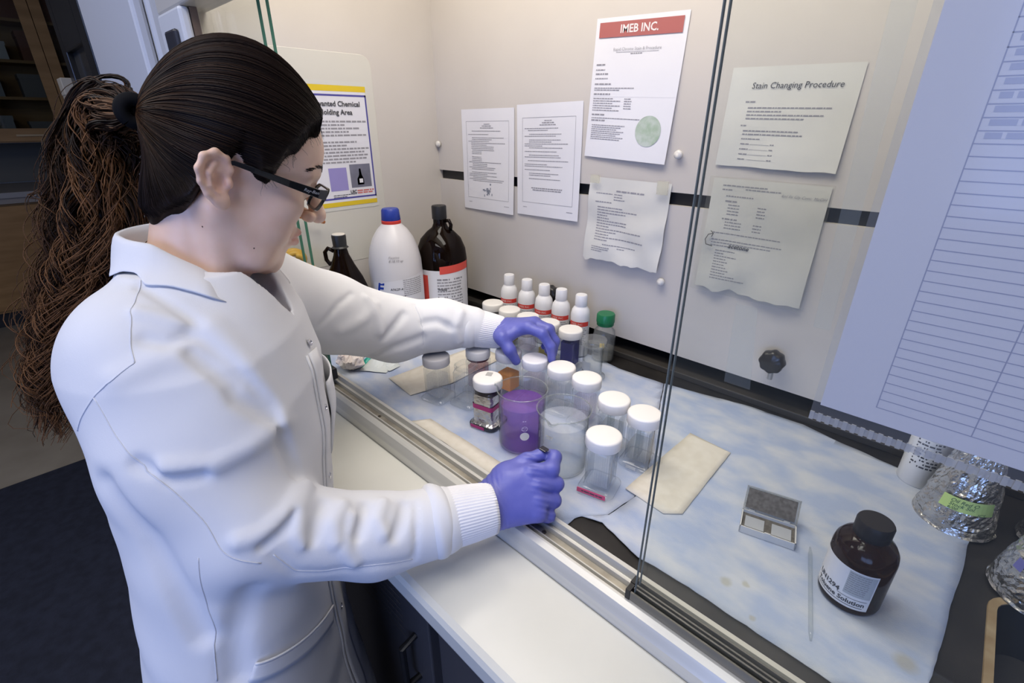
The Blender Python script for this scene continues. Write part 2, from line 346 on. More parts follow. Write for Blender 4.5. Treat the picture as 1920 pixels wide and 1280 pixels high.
for y0 in (-1.53, -1.0, -0.47, 0.06, 0.59):
    d = obj('door', MB().box((0.292, y0, 0.14), (0.312, y0 + 0.5, 0.91)), wood, t, bevel=0.004)
    for s in (0.22, 0.28): pass
    obj('handle', MB().box((0.312, y0 + 0.43, 0.62), (0.326, y0 + 0.445, 0.76)), M_black, d)
obj('toe_kick', MB().box((-0.5, -1.55, 0), (0.24, 1.05, 0.12)), M_black, t)
tag(obj('splash_tiles', MB().box((-6.098, -1.5, 0.10), (-6.07, 1.4, 0.40)), mat('olive_panel', (0.13, 0.12, 0.09), 0.5)), 'olive grey splash panel above the far bench', 'panel')

t = thing('freezer', 'tall white freezer beside the hood post', 'freezer', (-1.86, 0.70, FL))
obj('body', MB().box((-0.30, -0.32, 0.05), (0.30, 0.32, 2.30)), M_white, t, bevel=0.01)
obj('door', MB().box((-0.298, -0.35, 0.12), (0.298, -0.322, 2.28)), mat('freezer_white', (0.70, 0.72, 0.78), 0.3), t, bevel=0.008)
obj('handle', MB().tube([(0.26, -0.35, 1.0), (0.26, -0.385, 1.02), (0.26, -0.385, 1.3), (0.26, -0.35, 1.32)], 0.008), M_white, t)
t = thing('glass_door_fridge', 'black framed glass door fridge left of the white freezer', 'fridge', (-2.47, 0.70, FL))
obj('body', MB().box((-0.29, -0.30, 0.03), (0.29, 0.32, 2.25)), M_black, t)
d = obj('door_frame', MB().box((-0.29, -0.35, 0.05), (-0.20, -0.302, 2.25)).box((0.18, -0.35, 0.05), (0.29, -0.302, 2.25)).box((-0.2, -0.35, 0.05), (0.18, -0.302, 0.2)).box((-0.2, -0.35, 1.72), (0.18, -0.302, 2.25)), mat('fridge_black', (0.008, 0.008, 0.009), 0.35), t, bevel=0.004)
obj('pane', MB().box((-0.2, -0.33, 0.2), (0.18, -0.32, 1.72)), mat('dark_glass', (0.05, 0.048, 0.047), 0.12), d)
obj('notice', MB().box((-0.11, -0.3315, 1.52), (0.02, -0.3302, 1.60)), mat('rust_note', (0.16, 0.05, 0.035), 0.6), d)
obj('side_panel', MB().box((-0.305, -0.34, 0.03), (-0.291, 0.32, 2.25)), mat('pale_edge', (0.34, 0.30, 0.24), 0.5), t)
t = thing('dispenser_box', 'pale beige box hung on the fridge side', 'box', (-2.8195, 0.42, 0.46))
obj('body', MB().box((-0.05, -0.10, 0), (0.045, 0.08, 0.26)), mat('beige_box', (0.36, 0.32, 0.26), 0.6), t, bevel=0.004)
obj('flap', MB().box((-0.052, -0.102, 0.20), (0.047, 0.082, 0.262)), mat('beige_flap', (0.40, 0.36, 0.29), 0.6), t, bevel=0.003)
# ------------------------------------------------------------------ absorbent pads on the deck
def pad_material():
    m = noisy('blue_pad', (0.36, 0.43, 0.61), (0.54, 0.57, 0.64), 14, 0.85, 6, bump=0.35, bscale=420, stretch=(1, 1.6, 1), lo=0.38, hi=0.66, bdist=0.001)
    nt = m.node_tree; N = nt.nodes; L = nt.links; b = N['Principled BSDF']
    rp = [n for n in N if n.type == 'VALTORGB'][0]
    n2 = N.new('ShaderNodeTexNoise'); n2.inputs['Scale'].default_value = 55; n2.inputs['Detail'].default_value = 3
    mp = [n for n in N if n.type == 'MAPPING'][0]; L.new(mp.outputs[0], n2.inputs['Vector'])
    r2 = N.new('ShaderNodeValToRGB'); r2.color_ramp.elements[0].position = 0.45; r2.color_ramp.elements[1].position = 0.75
    r2.color_ramp.elements[0].color = (1, 1, 1, 1); r2.color_ramp.elements[1].color = (1.06, 1.04, 0.96, 1)
    mx = N.new('ShaderNodeMixRGB'); mx.blend_type = 'MULTIPLY'; mx.inputs[0].default_value = 1
    L.new(rp.outputs[0], mx.inputs[1]); L.new(r2.outputs[0], mx.inputs[2])
    # a few yellow-brown spill marks
    last = mx
    for (x, y, r) in ((-0.105, 0.53, 0.006), (-0.085, 0.545, 0.004), (0.085, 0.565, 0.009), (-0.06, 0.50, 0.003)):
        vm = N.new('ShaderNodeVectorMath'); vm.operation = 'DISTANCE'; vm.inputs[1].default_value = (x, y, 0)
        tc = [n for n in N if n.type == 'TEX_COORD'][0]
        sp = N.new('ShaderNodeVectorMath'); sp.operation = 'MULTIPLY'; sp.inputs[1].default_value = (1, 1, 0)
        ds = N.new('ShaderNodeVectorMath'); ds.operation = 'ADD'
        sc = N.new('ShaderNodeVectorMath'); sc.operation = 'SCALE'; sc.inputs['Scale'].default_value = 0.008
        L.new(n2.outputs['Color'], sc.inputs[0]); L.new(tc.outputs['Object'], ds.inputs[0]); L.new(sc.outputs[0], ds.inputs[1])
        L.new(ds.outputs[0], sp.inputs[0]); L.new(sp.outputs[0], vm.inputs[0])
        mr = N.new('ShaderNodeMapRange'); mr.inputs[1].default_value = r * 0.7; mr.inputs[2].default_value = r * 1.7; mr.inputs[3].default_value = 0.55; mr.inputs[4].default_value = 0
        L.new(vm.outputs['Value'], mr.inputs[0])
        mz = N.new('ShaderNodeMixRGB'); mz.inputs[2].default_value = (0.36, 0.33, 0.22, 1)
        L.new(mr.outputs[0], mz.inputs[0]); L.new(last.outputs[0], mz.inputs[1]); last = mz
    L.new(last.outputs[0], b.inputs['Base Color'])
    return m
M_pad = pad_material()
def pad(name, poly, z, label, cat='pad', m=None, wav=0.0012, step=0.012, th=0.0012, seed=0, lift=0.0):
    """sheet with a hand-cut outline, slightly wavy, real thickness"""
    P = np.array(poly, float); x0, y0 = P.min(0); x1, y1 = P.max(0)
    bm = bmesh.new()
    # densify outline with a little jitter
    out = []
    n = len(P); rr = random.Random(seed)
    for i in range(n):
        a, b = P[i], P[(i + 1) % n]; k = max(2, int(np.linalg.norm(b - a) / step))
        for j in range(k):
            p = a + (b - a) * j / k
            if j: p = p + np.array([rr.uniform(-1, 1), rr.uniform(-1, 1)]) * (0.0007 if cat == 'pad' else 0.0003)
            out.append(bm.verts.new((p[0], p[1], 0)))
    f = bm.faces.new(out)
    for ax, lo, hi in ((0, x0, x1), (1, y0, y1)):
        v = lo + step * 1.7
        while v < hi:
            no = Vector((1, 0, 0)) if ax == 0 else Vector((0, 1, 0)); co = Vector((v, 0, 0)) if ax == 0 else Vector((0, v, 0))
            bmesh.ops.bisect_plane(bm, geom=bm.verts[:] + bm.edges[:] + bm.faces[:], plane_co=co, plane_no=no, dist=1e-6)
            v += step * 1.7
    for v in bm.verts:
        w = mnoise.noise(Vector((v.co.x * 14 + seed, v.co.y * 14, seed * 3.1)))
        v.co.z = z + max(0, w) * wav * 2 + lift * max(0, mnoise.noise(Vector((v.co.x * 5 + seed, v.co.y * 5, 9))))
    bm.normal_update()
    me = bpy.data.meshes.new(name); bm.to_mesh(me); bm.free()
    if me.polygons[0].normal.z < 0: me.flip_normals()
    me.polygons.foreach_set('use_smooth', [True] * len(me.polygons))
    o = obj(name, me, m or M_pad)
    so = o.modifiers.new('thickness', 'SOLIDIFY'); so.thickness = th; so.offset = 1
    return tag(o, label, cat)
pad('absorbent_pad', [(-1.28, 0.459), (-0.325, 0.459), (-0.325, 0.478), (-0.320, 0.489), (-0.292, 0.52), (-0.283, 0.585), (-0.302, 0.66), (-0.362, 0.80), (-0.432, 0.965), (-0.48, 0.962), (-0.55, 0.958), (-0.64, 0.972), (-0.9, 0.985), (-1.28, 1.0)], -0.0018, 'pale blue absorbent pad under the jars and beakers', seed=1)
pad('absorbent_pad', [(-0.318, 0.489), (-0.288, 0.500), (-0.215, 0.480), (-0.142, 0.484), (-0.041, 0.481), (0.026, 0.479), (0.06, 0.50), (0.102, 0.54), (0.108, 0.614), (0.111, 0.69), (0.117, 0.756), (0.121, 0.855), (0.10, 0.95), (0.02, 0.972), (-0.065, 0.985), (-0.144, 1.005), (-0.254, 0.998), (-0.363, 0.977), (-0.43, 0.965), (-0.36, 0.80), (-0.30, 0.66), (-0.281, 0.585), (-0.29, 0.52)], -0.0004, 'large pale blue absorbent pad under the slide box and brown bottle', seed=2)
M_towel = noisy('cream_towel', (0.66, 0.61, 0.52), (0.71, 0.665, 0.58), 60, 0.85, bump=0.25, bscale=500, bdist=0.001)
pad('paper_towel', [(-0.918, 0.528), (-0.815, 0.517), (-0.79, 0.62), (-0.80, 0.80), (-0.905, 0.80), (-0.913, 0.65)], 0.0012, 'cream paper towel under the grey capped jar', 'paper towel', M_towel, seed=3)
pad('paper_towel', [(-0.727, 0.458), (-0.49, 0.458), (-0.46, 0.460), (-0.46, 0.492), (-0.60, 0.491), (-0.705, 0.490)], 0.0012, 'narrow cream paper towel lying along the sill rail', 'paper towel', M_towel, seed=4)
pad('paper_towel', [(-0.302, 0.588), (-0.229, 0.580), (-0.207, 0.600), (-0.213, 0.806), (-0.295, 0.813)], 0.0016, 'cream folded paper towel right of the jars, behind the glass edge', 'paper towel', M_towel, seed=5, th=0.002)

# ------------------------------------------------------------------ staining jars
M_jar = clear('jar_glass', (0.985, 0.99, 0.99), 1.5, 0.03, 0.9, haze=0.035, hazecol=(0.94, 0.96, 0.98), edge=(0.42, 0.47, 0.52))
M_cap = mat('white_cap', (0.83, 0.80, 0.76), 0.4)
def capmesh(r=0.0292, h=0.020):
    prof = [(0.0, 0), (r * 0.985, 0), (r, 0.001), (r, h - 0.0035), (r - 0.0008, h - 0.0016), (r - 0.0028, h - 0.0004), (r - 0.005, h), (0, h)]
    return MB().lathe(prof[1:-1], 72, fn=lambda a, z: 1 + (0.008 * math.cos(36 * a) if 0.0005 < z < h - 0.003 else 0))
def sq(w, r, z, n=5): return [(x, y, z) for x, y in rrect(w, w, r, n)]
def flute(ring, amp):
    """shallow vertical flutes on the inner wall"""
    out = []
    for x, y, z in ring: out.append((x, y, z))
    return out
def fluted(w, z, amp, k=9, n=6):
    out = []
    h = w / 2
    for s in range(4):
        a = s * PI / 2; c, sn = math.cos(a), math.sin(a)
        for i in range(k * n):
            u = -1 + 2 * i / (k * n); d = h - (amp * (0.5 - 0.5 * math.cos(u * k * PI)) if abs(u) < 0.86 else 0)
            x, y = d, u * h * 0.93
            out.append((x * c - y * sn, x * sn + y * c, z))
    return out
def jar_glass():
    mb = MB()
    o = [sq(0.056, 0.012, 0.0), sq(0.062, 0.014, 0.002), sq(0.062, 0.014, 0.006), sq(0.056, 0.012, 0.009), sq(0.046, 0.007, 0.0105), sq(0.0425, 0.006, 0.014), sq(0.0435, 0.006, 0.070), sq(0.046, 0.010, 0.076)]
    rn = lambda r, z: [(r * math.cos(t), r * math.sin(t), z) for t in [math.atan2(y, x) for x, y, _ in o[0]]]
    o += [rn(0.0262, 0.080), rn(0.0235, 0.083), rn(0.0235, 0.0865), rn(0.0252, 0.088), rn(0.0252, 0.093), rn(0.0242, 0.095), rn(0.0225, 0.095)]
    o += [rn(0.0215, 0.090), rn(0.0215, 0.082)]
    mb.loft(o, True, True, False)
    f = [fluted(0.037, 0.0745, 0.0016), fluted(0.0365, 0.014, 0.0016)]
    mb.loft(f, True, False, True)
    return mb
JG = mesh_from('jar_glass', jar_glass().v, jar_glass().f, True); JG.materials.append(M_jar); JG.set_sharp_from_angle(angle=math.radians(38))
CAPM = mesh_from('cap', capmesh().v, capmesh().f, True); CAPM.materials.append(M_cap); CAPM.set_sharp_from_angle(angle=math.radians(40))
def liquid(h, m, w=0.0352):
    return MB().loft([sq(w, 0.003, 0.0145), sq(w, 0.003, h)], True, True, True)
SLIDE = clear('slide_glass', (0.90, 0.93, 0.94), 1.5, 0.03, 1.2, haze=0.05, edge=(0.55, 0.62, 0.66))
def jar(x, y, label, rz=0.17, cap=True, liq=None, lh=0.06, capmat=None, group='square staining jars on the blue pad', slides=0, capsize=1.0):
    t = thing('staining_jar', label, 'jar', (x, y, 0.0012), rz, group)
    obj('glass', JG, None, t)
    if cap:
        c = obj('cap', CAPM if not capmat else CAPM.copy(), None, t, (0, 0, 0.0855)); c.scale = (capsize, capsize, 1)
        if capmat: c.data.materials[0] = capmat
    if liq: obj('liquid', liquid(lh, None), liq, t)
    for i in range(slides):
        obj('slide', MB().box((-0.0005 + (i - slides / 2) * 0.006, -0.0125, 0.0145), (0.0005 + (i - slides / 2) * 0.006, 0.0125, 0.075)), SLIDE, t)
    return t
def liqmat(name, tint, haze=0.1, hz=None): return clear(name, tint, 1.33, 0.03, 0.7, haze=haze, hazecol=hz or tint)
L_water = liqmat('water', (0.965, 0.972, 0.985), 0.07, (0.88, 0.90, 0.94))
L_pink = liqmat('faint_pink_stain', (0.95, 0.91, 0.95), 0.06, (0.80, 0.70, 0.80))
L_dark = liqmat('dark_red_stain', (0.75, 0.60, 0.64), 0.10, (0.35, 0.12, 0.18))
L_grey = liqmat('cloudy_grey', (0.92, 0.91, 0.88), 0.10, (0.55, 0.53, 0.46))
L_org = liqmat('orange_stain', (0.98, 0.45, 0.2), 0.95, (1.0, 0.40, 0.10))
L_olive = liqmat('olive_stain', (0.60, 0.52, 0.10), 0.5, (0.28, 0.22, 0.02))
L_blue = liqmat('deep_blue_stain', (0.06, 0.07, 0.55), 0.45, (0.02, 0.02, 0.28))
L_yel = liqmat('yellow_stain', (0.85, 0.78, 0.30), 0.3, (0.6, 0.5, 0.08))
M_tag = mat('grey_tag', (0.40, 0.39, 0.37), 0.5); M_pinktape = mat('magenta_tape', (0.42, 0.03, 0.17), 0.5); M_redtape = mat('rose_tape', (0.62, 0.08, 0.18), 0.5)

M_capgrey = mat('frosted_cap', (0.62, 0.60, 0.60), 0.5)
jar(-0.762, 0.556, 'half full staining jar with a greyish cap standing on the cream paper towel', 0.2, liq=L_water, lh=0.060, capmat=M_capgrey)
j = jar(-0.700, 0.587, 'open staining jar without a cap beside the grey capped jar', 0.15, cap=False, liq=L_water, lh=0.064)
# foil-wrapped jar
M_foil = noisy('foil', (0.46, 0.45, 0.44), (0.66, 0.65, 0.63), 40, 0.26, metal=0.92, bump=1.0, bscale=75, bdist=0.004)
def jittered_loft(rings, amp, seed):
    mb = MB().loft(rings, True, True, True); rr = random.Random(seed)
    mb.v = [(x + rr.uniform(-amp, amp), y + rr.uniform(-amp, amp), z + rr.uniform(-amp, amp) * 0.5) for x, y, z in mb.v]
    return mb
t = thing('foil_wrapped_jar', 'staining jar wrapped in foil with magenta tape, left of the purple beaker', 'jar', (-0.611, 0.566, 0.0012), 0.22, 'square staining jars on the blue pad')
obj('glass', JG, None, t)
obj('foot_rim', MB().loft([sq(0.0625, 0.014, 0.0005), sq(0.0635, 0.014, 0.002), sq(0.0635, 0.014, 0.005), sq(0.061, 0.013, 0.007)], True), mat('dark_foot', (0.03, 0.035, 0.05), 0.2), t)
obj('foil_wrap', jittered_loft([sq(0.058, 0.012, 0.0085), sq(0.053, 0.009, 0.0105), sq(0.0465, 0.006, 0.013)] + [sq(0.0458, 0.006, 0.015 + i * 0.0052) for i in range(11)] + [sq(0.0455, 0.008, 0.0735)], 0.0006, 5), M_foil, t, smooth=True, ang=30)
obj('dark_neck', MB().lathe([(0.0232, 0.073), (0.0262, 0.0745), (0.0265, 0.080), (0.0262, 0.0855)], 40), mat('black_rubber', (0.02, 0.015, 0.018), 0.3), t, smooth=True, ang=40)
obj('tape_band', MB().loft([sq(0.0476, 0.006, 0.042), sq(0.0476, 0.006, 0.052)], True), M_pinktape, t)
obj('foot_tape', MB().box((-0.022, -0.0324, 0.0015), (0.010, -0.0318, 0.008)), M_pinktape, t)
obj('cap', CAPM, None, t, (0, 0, 0.0855))
obj('cap_tag', MB().box((-0.006, -0.006, 0), (0.006, 0.008, 0.0007)), M_tag, t, (-0.003, 0.010, 0.1056), 0.3)
j = jar(-0.724, 0.643, 'small capped jar with a dark red neck and a grey tag on the cap', 0.3, liq=L_dark, lh=0.066, capsize=0.93)
obj('cap_tag', MB().box((-0.005, -0.005, 0), (0.005, 0.005, 0.0007)), M_tag, j, (0.002, 0.004, 0.1056), 0.3)
obj('dark_neck', MB().lathe([(0.0225, 0.079), (0.0245, 0.080), (0.0255, 0.0855)], 36), mat('wine_neck', (0.09, 0.012, 0.03), 0.3), j, smooth=True)
jar(-0.667, 0.682, 'staining jar half filled with bright orange stain, behind the gloved thumb', 0.1, liq=L_org, lh=0.052, capmat=mat('milky_cap', (0.74, 0.73, 0.76), 0.4))
jar(-0.601, 0.695, 'capped staining jar held at the cap by the far gloved hand', 0.15, liq=L_pink, lh=0.066, capmat=mat('bluish_cap', (0.78, 0.77, 0.80), 0.4), capsize=0.96)
jar(-0.536, 0.704, 'capped clear staining jar just right of the hand-held one', 0.2, liq=L_water, lh=0.06)
jar(-0.471, 0.702, 'capped faint pink staining jar behind the clear beaker', 0.12, liq=L_pink, lh=0.064)
jar(-0.388, 0.671, 'capped greyish staining jar, second from the glass edge', 0.2, liq=L_grey, lh=0.05, slides=2)
j = jar(-0.324, 0.667, 'capped greyish staining jar with a slide inside, next to the glass edge', 0.15, liq=L_grey, lh=0.045, slides=2)
obj('foot_label', MB().box((-0.012, -0.0314, 0.0025), (0.006, -0.0308, 0.0085)), mat('cream_label', (0.66, 0.63, 0.55), 0.6), j)
j = jar(-0.338, 0.564, 'frontmost capped staining jar with rose tape on its foot', 0.24, liq=L_water, lh=0.062)
obj('foot_tape', MB().box((-0.028, -0.0318, 0.0022), (0.021, -0.0305, 0.0105)), M_redtape, j)
obj('tape_note', text_lines([(-0.02, 0.016, 0, 0.0022)]).xf(lambda p: Vector((p.x, -0.0320, 0.0065 + p.y))), M_ink, j)
for x, y, lab, lq, lh in ((-0.916, 0.875, 'farthest white capped jar of the back row, with yellow stain', L_yel, 0.06), (-0.846, 0.870, 'second white capped jar of the back row, with dark olive stain', L_olive, 0.066), (-0.777, 0.868, 'third white capped jar of the back row, above the gloved fingers', L_pink, 0.05), (-0.711, 0.871, 'back row white capped jar with olive residue', L_olive, 0.035), (-0.643, 0.874, 'back row white capped jar filled with deep blue stain', L_blue, 0.072)):
    jar(x, y, lab, 0.15, liq=lq, lh=lh, group='back row of staining jars', slides=(3 if lq is L_blue else 0))
# glass with a clear lid at the end of the back row
t = thing('lidded_glass', 'clear cylindrical glass with a clear lid at the end of the back row', 'jar', (-0.573, 0.872, 0.0012))
M_jar2 = clear('soft_glass', (0.985, 0.99, 0.985), 1.5, 0.03, 1.3, haze=0.05, hazecol=(0.9, 0.92, 0.9), edge=(0.45, 0.49, 0.50))
obj('glass', MB().lathe([(0.030, 0), (0.032, 0.003), (0.032, 0.006), (0.0245, 0.010), (0.0235, 0.014), (0.0235, 0.086), (0.0215, 0.086), (0.0215, 0.016), (0.001, 0.015)], 48, cap1=False), M_jar2, t, smooth=True, ang=40)
obj('lid', MB().lathe([(0.0225, 0.084), (0.030, 0.086), (0.0305, 0.089), (0.0305, 0.098), (0.029, 0.1005), (0.001, 0.1015)], 48), M_jar2, t, smooth=True, ang=40)
obj('label', MB().lathe([(0.0239, 0.024), (0.0239, 0.048)], 20, cap0=False, cap1=False, a0=-2.6, a1=-1.2), mat('grey_label', (0.42, 0.46, 0.52), 0.5), t)
obj('liquid', MB().lathe([(0.0205, 0.0165), (0.0205, 0.05)], 32), L_water, t)

# ------------------------------------------------------------------ beakers
M_beak = clear('beaker_glass', (0.99, 0.992, 0.99), 1.48, 0.02, 0.9, haze=0.015, edge=(0.45, 0.49, 0.50))
def beaker(x, y, label, spout, liq, lh, zr=0.118, r=0.0435):
    t = thing('beaker', label, 'beaker', (x, y, 0.0012), 0, 'two beakers')
    def sp(a, z):
        d = (a - spout + PI) % (2 * PI) - PI
        e = math.exp(-(d / 0.16) ** 2) * max(0, (z - (zr - 0.02)) / 0.02) ** 2
        return 1 + 0.20 * e
    pr = [(r - 0.008, 0), (r - 0.002, 0.002), (r, 0.008), (r, zr - 0.018), (r + 0.0005, zr - 0.008), (r + 0.002, zr - 0.002), (r + 0.0035, zr), (r + 0.002, zr + 0.001), (r - 0.0012, zr - 0.004), (r - 0.0016, zr - 0.018), (r - 0.0016, 0.009), (r - 0.004, 0.0045), (0.001, 0.004)]
    obj('glass', MB().lathe(pr, 96, cap1=False, fn=sp), M_beak, t, smooth=True, ang=60)
    obj('rim_bead', MB().tube([((r + 0.0028) * sp(a, zr) * math.cos(a), (r + 0.0028) * sp(a, zr) * math.sin(a), zr + 0.0003 - 0.004 * (sp(a, zr) - 1) / 0.2) for a in [2 * PI * i / 96 for i in range(97)]], 0.0011, 8, False), clear('bead_glass', (0.80, 0.83, 0.82), 1.5, 0.02, 2.2, haze=0.06, edge=(0.45, 0.48, 0.47)), t, smooth=True)
    obj('liquid', MB().lathe([(r - 0.005, 0.0055), (r - 0.0022, 0.010), (r - 0.0022, lh - 0.001), (r - 0.0017, lh)], 72), liq, t, smooth=True, ang=40)
    return t, r
def wrapmark(mb, r, z, ang): return mb.xf(lambda p: Vector(((r) * math.cos(ang + p.x / r), r * math.sin(ang + p.x / r), z + p.y)))
M_print = mat('white_enamel_print', (0.80, 0.78, 0.82), 0.5)
L_pur = clear('purple_stain', (0.68, 0.52, 0.86), 1.33, 0.02, 0.9, haze=0.24, hazecol=(0.32, 0.14, 0.52))
b1, r = beaker(-0.516, 0.563, 'beaker of purple stain with a white round mark', math.radians(200), L_pur, 0.092)
va = math.atan2(-0.563, 0.516)
disc = MB().prism([(0.0085 * math.cos(a), 0.0085 * math.sin(a)) for a in [2 * PI * i / 28 for i in range(28)]], 0, 0.0001)
obj('marking_spot', wrapmark(disc, r + 0.0004, 0.044, va + 0.12), M_print, b1)
ring = MB()
for i in range(24):
    a, b = 2 * PI * i / 24, 2 * PI * (i + 1) / 24
    ring.add([(0.0055 * math.cos(a), 0.0055 * math.sin(a), 0), (0.0055 * math.cos(b), 0.0055 * math.sin(b), 0), (0.0045 * math.cos(b), 0.0045 * math.sin(b), 0), (0.0045 * math.cos(a), 0.0045 * math.sin(a), 0)], [(0, 1, 2, 3)])
obj('maker_mark', wrapmark(ring, r + 0.0004, 0.060, va + 0.12), mat('faint_print', (0.62, 0.52, 0.74), 0.5), b1)
obj('graduation_print', wrapmark(text_lines([(-0.006, 0.006, 0.0, 0.0012), (-0.005, 0.005, 0.004, 0.0012), (-0.004, 0.004, 0.018, 0.002)]), r + 0.0004, 0.058, va + 0.12), MATS['faint_print'], b1)
b2, r = beaker(-0.420, 0.564, 'beaker of clear liquid in front of the capped jars', math.radians(285), clear('clear_water', (0.94, 0.955, 0.975), 1.33, 0.02, 1.0, haze=0.13, hazecol=(0.90, 0.92, 0.97)), 0.096)  # pale haze in the water stands in for its bright top reflection
obj('capacity_print', wrapmark(text_lines([(-0.007, 0.007, 0.0, 0.003), (-0.006, 0.006, -0.004, 0.0016)]), r + 0.0004, 0.084, va - 0.62), mat('cream_print', (0.76, 0.74, 0.66), 0.5), b2)

# ------------------------------------------------------------------ small white bottles
M_wb = mat('white_plastic', (0.84, 0.83, 0.83), 0.35)
M_redband = mat('red_band', (0.72, 0.05, 0.035), 0.5)
WBP = [(-0.930, 0.955), (-0.861, 0.955), (-0.798, 0.955), (-0.739, 0.955), (-0.675, 0.955)]
M_rt = mat('band_text', (0.86, 0.70, 0.66), 0.5)
for i, (x, y) in enumerate(WBP):
    va = math.atan2(-y, -x) if False else math.atan2(0 - y, 0 - x)
    t = thing('white_bottle', 'small white plastic bottle with a red band, %s by the back panel' % ['leftmost of five', 'second from left', 'middle of five', 'before the black knob', 'rightmost of five'][i], 'bottle', (x, y, 0.0012), 0, 'white red-banded bottles by the back panel')
    obj('body', MB().lathe([(0.022, 0), (0.0245, 0.003), (0.0245, 0.112), (0.0225, 0.124), (0.0175, 0.132), (0.0145, 0.135), (0.0145, 0.138)], 40), M_wb, t, smooth=True, ang=50)
    c = obj('cap', MB().lathe([(0.0150, 0.136), (0.0155, 0.137), (0.0150, 0.162), (0.0135, 0.1645)], 40, fn=lambda a, z: 1 + (0.012 * math.cos(30 * a) if z < 0.16 else 0)), M_wb, t, smooth=True, ang=40)
    obj('red_band', MB().lathe([(0.0248, 0.086), (0.0248, 0.098)], 36, cap0=False, cap1=False, a0=va - 1.45, a1=va + 1.0), M_redband, t, smooth=True)
    obj('band_lettering', wrapmark(text_mb('IMEB INC', 0.0078), 0.0251, 0.0918, va - 0.35), M_rt, t)
    obj('label_print', wrapmark(text_lines([(-0.024, 0.012 + 0.004 * (k % 2), -k * 0.0052, 0.0022) for k in range(9)]), 0.0249, 0.080, va + 0.1), M_inkl, t)

# ------------------------------------------------------------------ green capped bottle
t = thing('green_capped_bottle', 'clear reagent bottle with a dark green screw cap', 'bottle', (-0.612, 0.976, 0.0012))
obj('glass', MB().lathe([(0.026, 0), (0.0285, 0.003), (0.0285, 0.068), (0.026, 0.080), (0.018, 0.090), (0.0165, 0.093), (0.0165, 0.10), (0.015, 0.10), (0.015, 0.092), (0.0245, 0.079), (0.0265, 0.067), (0.0265, 0.005), (0.001, 0.004)], 48, cap1=False), M_jar2, t, smooth=True, ang=50)
obj('cap', MB().lathe([(0.0205, 0.094), (0.0215, 0.0955), (0.0215, 0.102), (0.0225, 0.103), (0.0225, 0.122), (0.0205, 0.125)], 60, fn=lambda a, z: 1 + (0.014 * math.cos(30 * a) if 0.1025 < z < 0.123 else 0)), mat('green_cap', (0.006, 0.16, 0.055), 0.35), t, smooth=True, ang=35)
obj('liquid', MB().lathe([(0.026, 0.0055), (0.026, 0.032)], 36), L_grey, t)
obj('hazard_patch', MB().lathe([(0.0287, 0.042), (0.0287, 0.054)], 8, cap0=False, cap1=False, a0=-1.35, a1=-0.95), mat('yellow_patch', (0.75, 0.52, 0.05), 0.5), t)
obj('graduations', wrapmark(text_lines([(-0.008, 0.006, k * 0.009, 0.0016) for k in range(5)]), 0.0288, 0.018, -1.6), M_ink, t)

# ------------------------------------------------------------------ big bottles in the back-left corner
M_amber = clear('amber_glass', (0.10, 0.035, 0.008), 1.5, 0.05, 1.0, haze=0.55, hazecol=(0.010, 0.005, 0.003))
def amber(x, y, label, prof, handle, ang, neckz, capprof, capmat=None):
    t = thing('amber_jug', label, 'bottle', (x, y, 0.0), 0)
    obj('glass', MB().lathe(prof, 64), M_amber, t, smooth=True, ang=60)
    obj('cap', MB().lathe(capprof, 48, fn=lambda a, z: 1 + 0.012 * math.cos(36 * a)), M_black, t, smooth=True, ang=40)
    c, s = math.cos(ang), math.sin(ang)
    obj('ring_handle', MB().tube([(c * u, s * u, z) for u, z in handle], 0.0055, 10), M_amber, t, smooth=True)
    return t
am1 = amber(-1.155, 0.892, 'tall amber glass bottle with red tape and a white label in the corner',
      [(0.066, 0), (0.074, 0.006), (0.0755, 0.02), (0.0755, 0.185), (0.072, 0.215), (0.060, 0.245), (0.040, 0.266), (0.024, 0.278), (0.019, 0.290), (0.019, 0.312)],
      [(0.018, 0.298), (0.034, 0.300), (0.040, 0.288), (0.037, 0.272)], math.radians(15), 0.3, [(0.021, 0.303), (0.0215, 0.305), (0.0215, 0.338), (0.020, 0.341)])
va = math.atan2(-0.892, 1.155)
obj('label', MB().lathe([(0.0762, 0.03), (0.0762, 0.165)], 40, cap0=False, cap1=False, a0=va - 1.35, a1=va + 1.25), M_paper, am1, smooth=True)
obj('label_print', wrapmark(text_lines([(-0.026, 0.055, -k * 0.009, 0.0035 if k % 3 else 0.005) for k in range(11)]), 0.0766, 0.138, va + 0.1), M_inkl, am1)
M_redlabel = mat('red_tape', (0.75, 0.085, 0.06), 0.5)
obj('red_tape', MB().lathe([(0.0768, 0.155), (0.0768, 0.178)], 24, cap0=False, cap1=False, a0=va - 0.12, a1=va + 1.25).xf(lambda p: Vector((p.x, p.y, p.z + 0.006 * math.sin(math.atan2(p.y, p.x) - va)))), M_redlabel, am1, smooth=True)
obj('red_tape', MB().lathe([(0.0768, 0.02), (0.0768, 0.150)], 8, cap0=False, cap1=False, a0=va - 0.95, a1=va - 0.62), M_redlabel, am1, smooth=True)
obj('word', wrapmark(text_mb('Waste', 0.010, bold=0.02), 0.0770, 0.108, va - 0.05), M_ink, am1)
am2 = amber(-1.213, 0.600, 'squat amber jug with a ring handle and white topped black cap',
      [(0.058, 0), (0.064, 0.005), (0.066, 0.02), (0.066, 0.10), (0.062, 0.135), (0.048, 0.175), (0.031, 0.21), (0.020, 0.238), (0.0165, 0.255), (0.0165, 0.27)],
      [(0.020, 0.247), (0.036, 0.254), (0.046, 0.243), (0.045, 0.222), (0.036, 0.210), (0.030, 0.214)], math.radians(215), 0.25, [(0.019, 0.256), (0.022, 0.258), (0.0175, 0.262), (0.0185, 0.288), (0.0175, 0.291)])
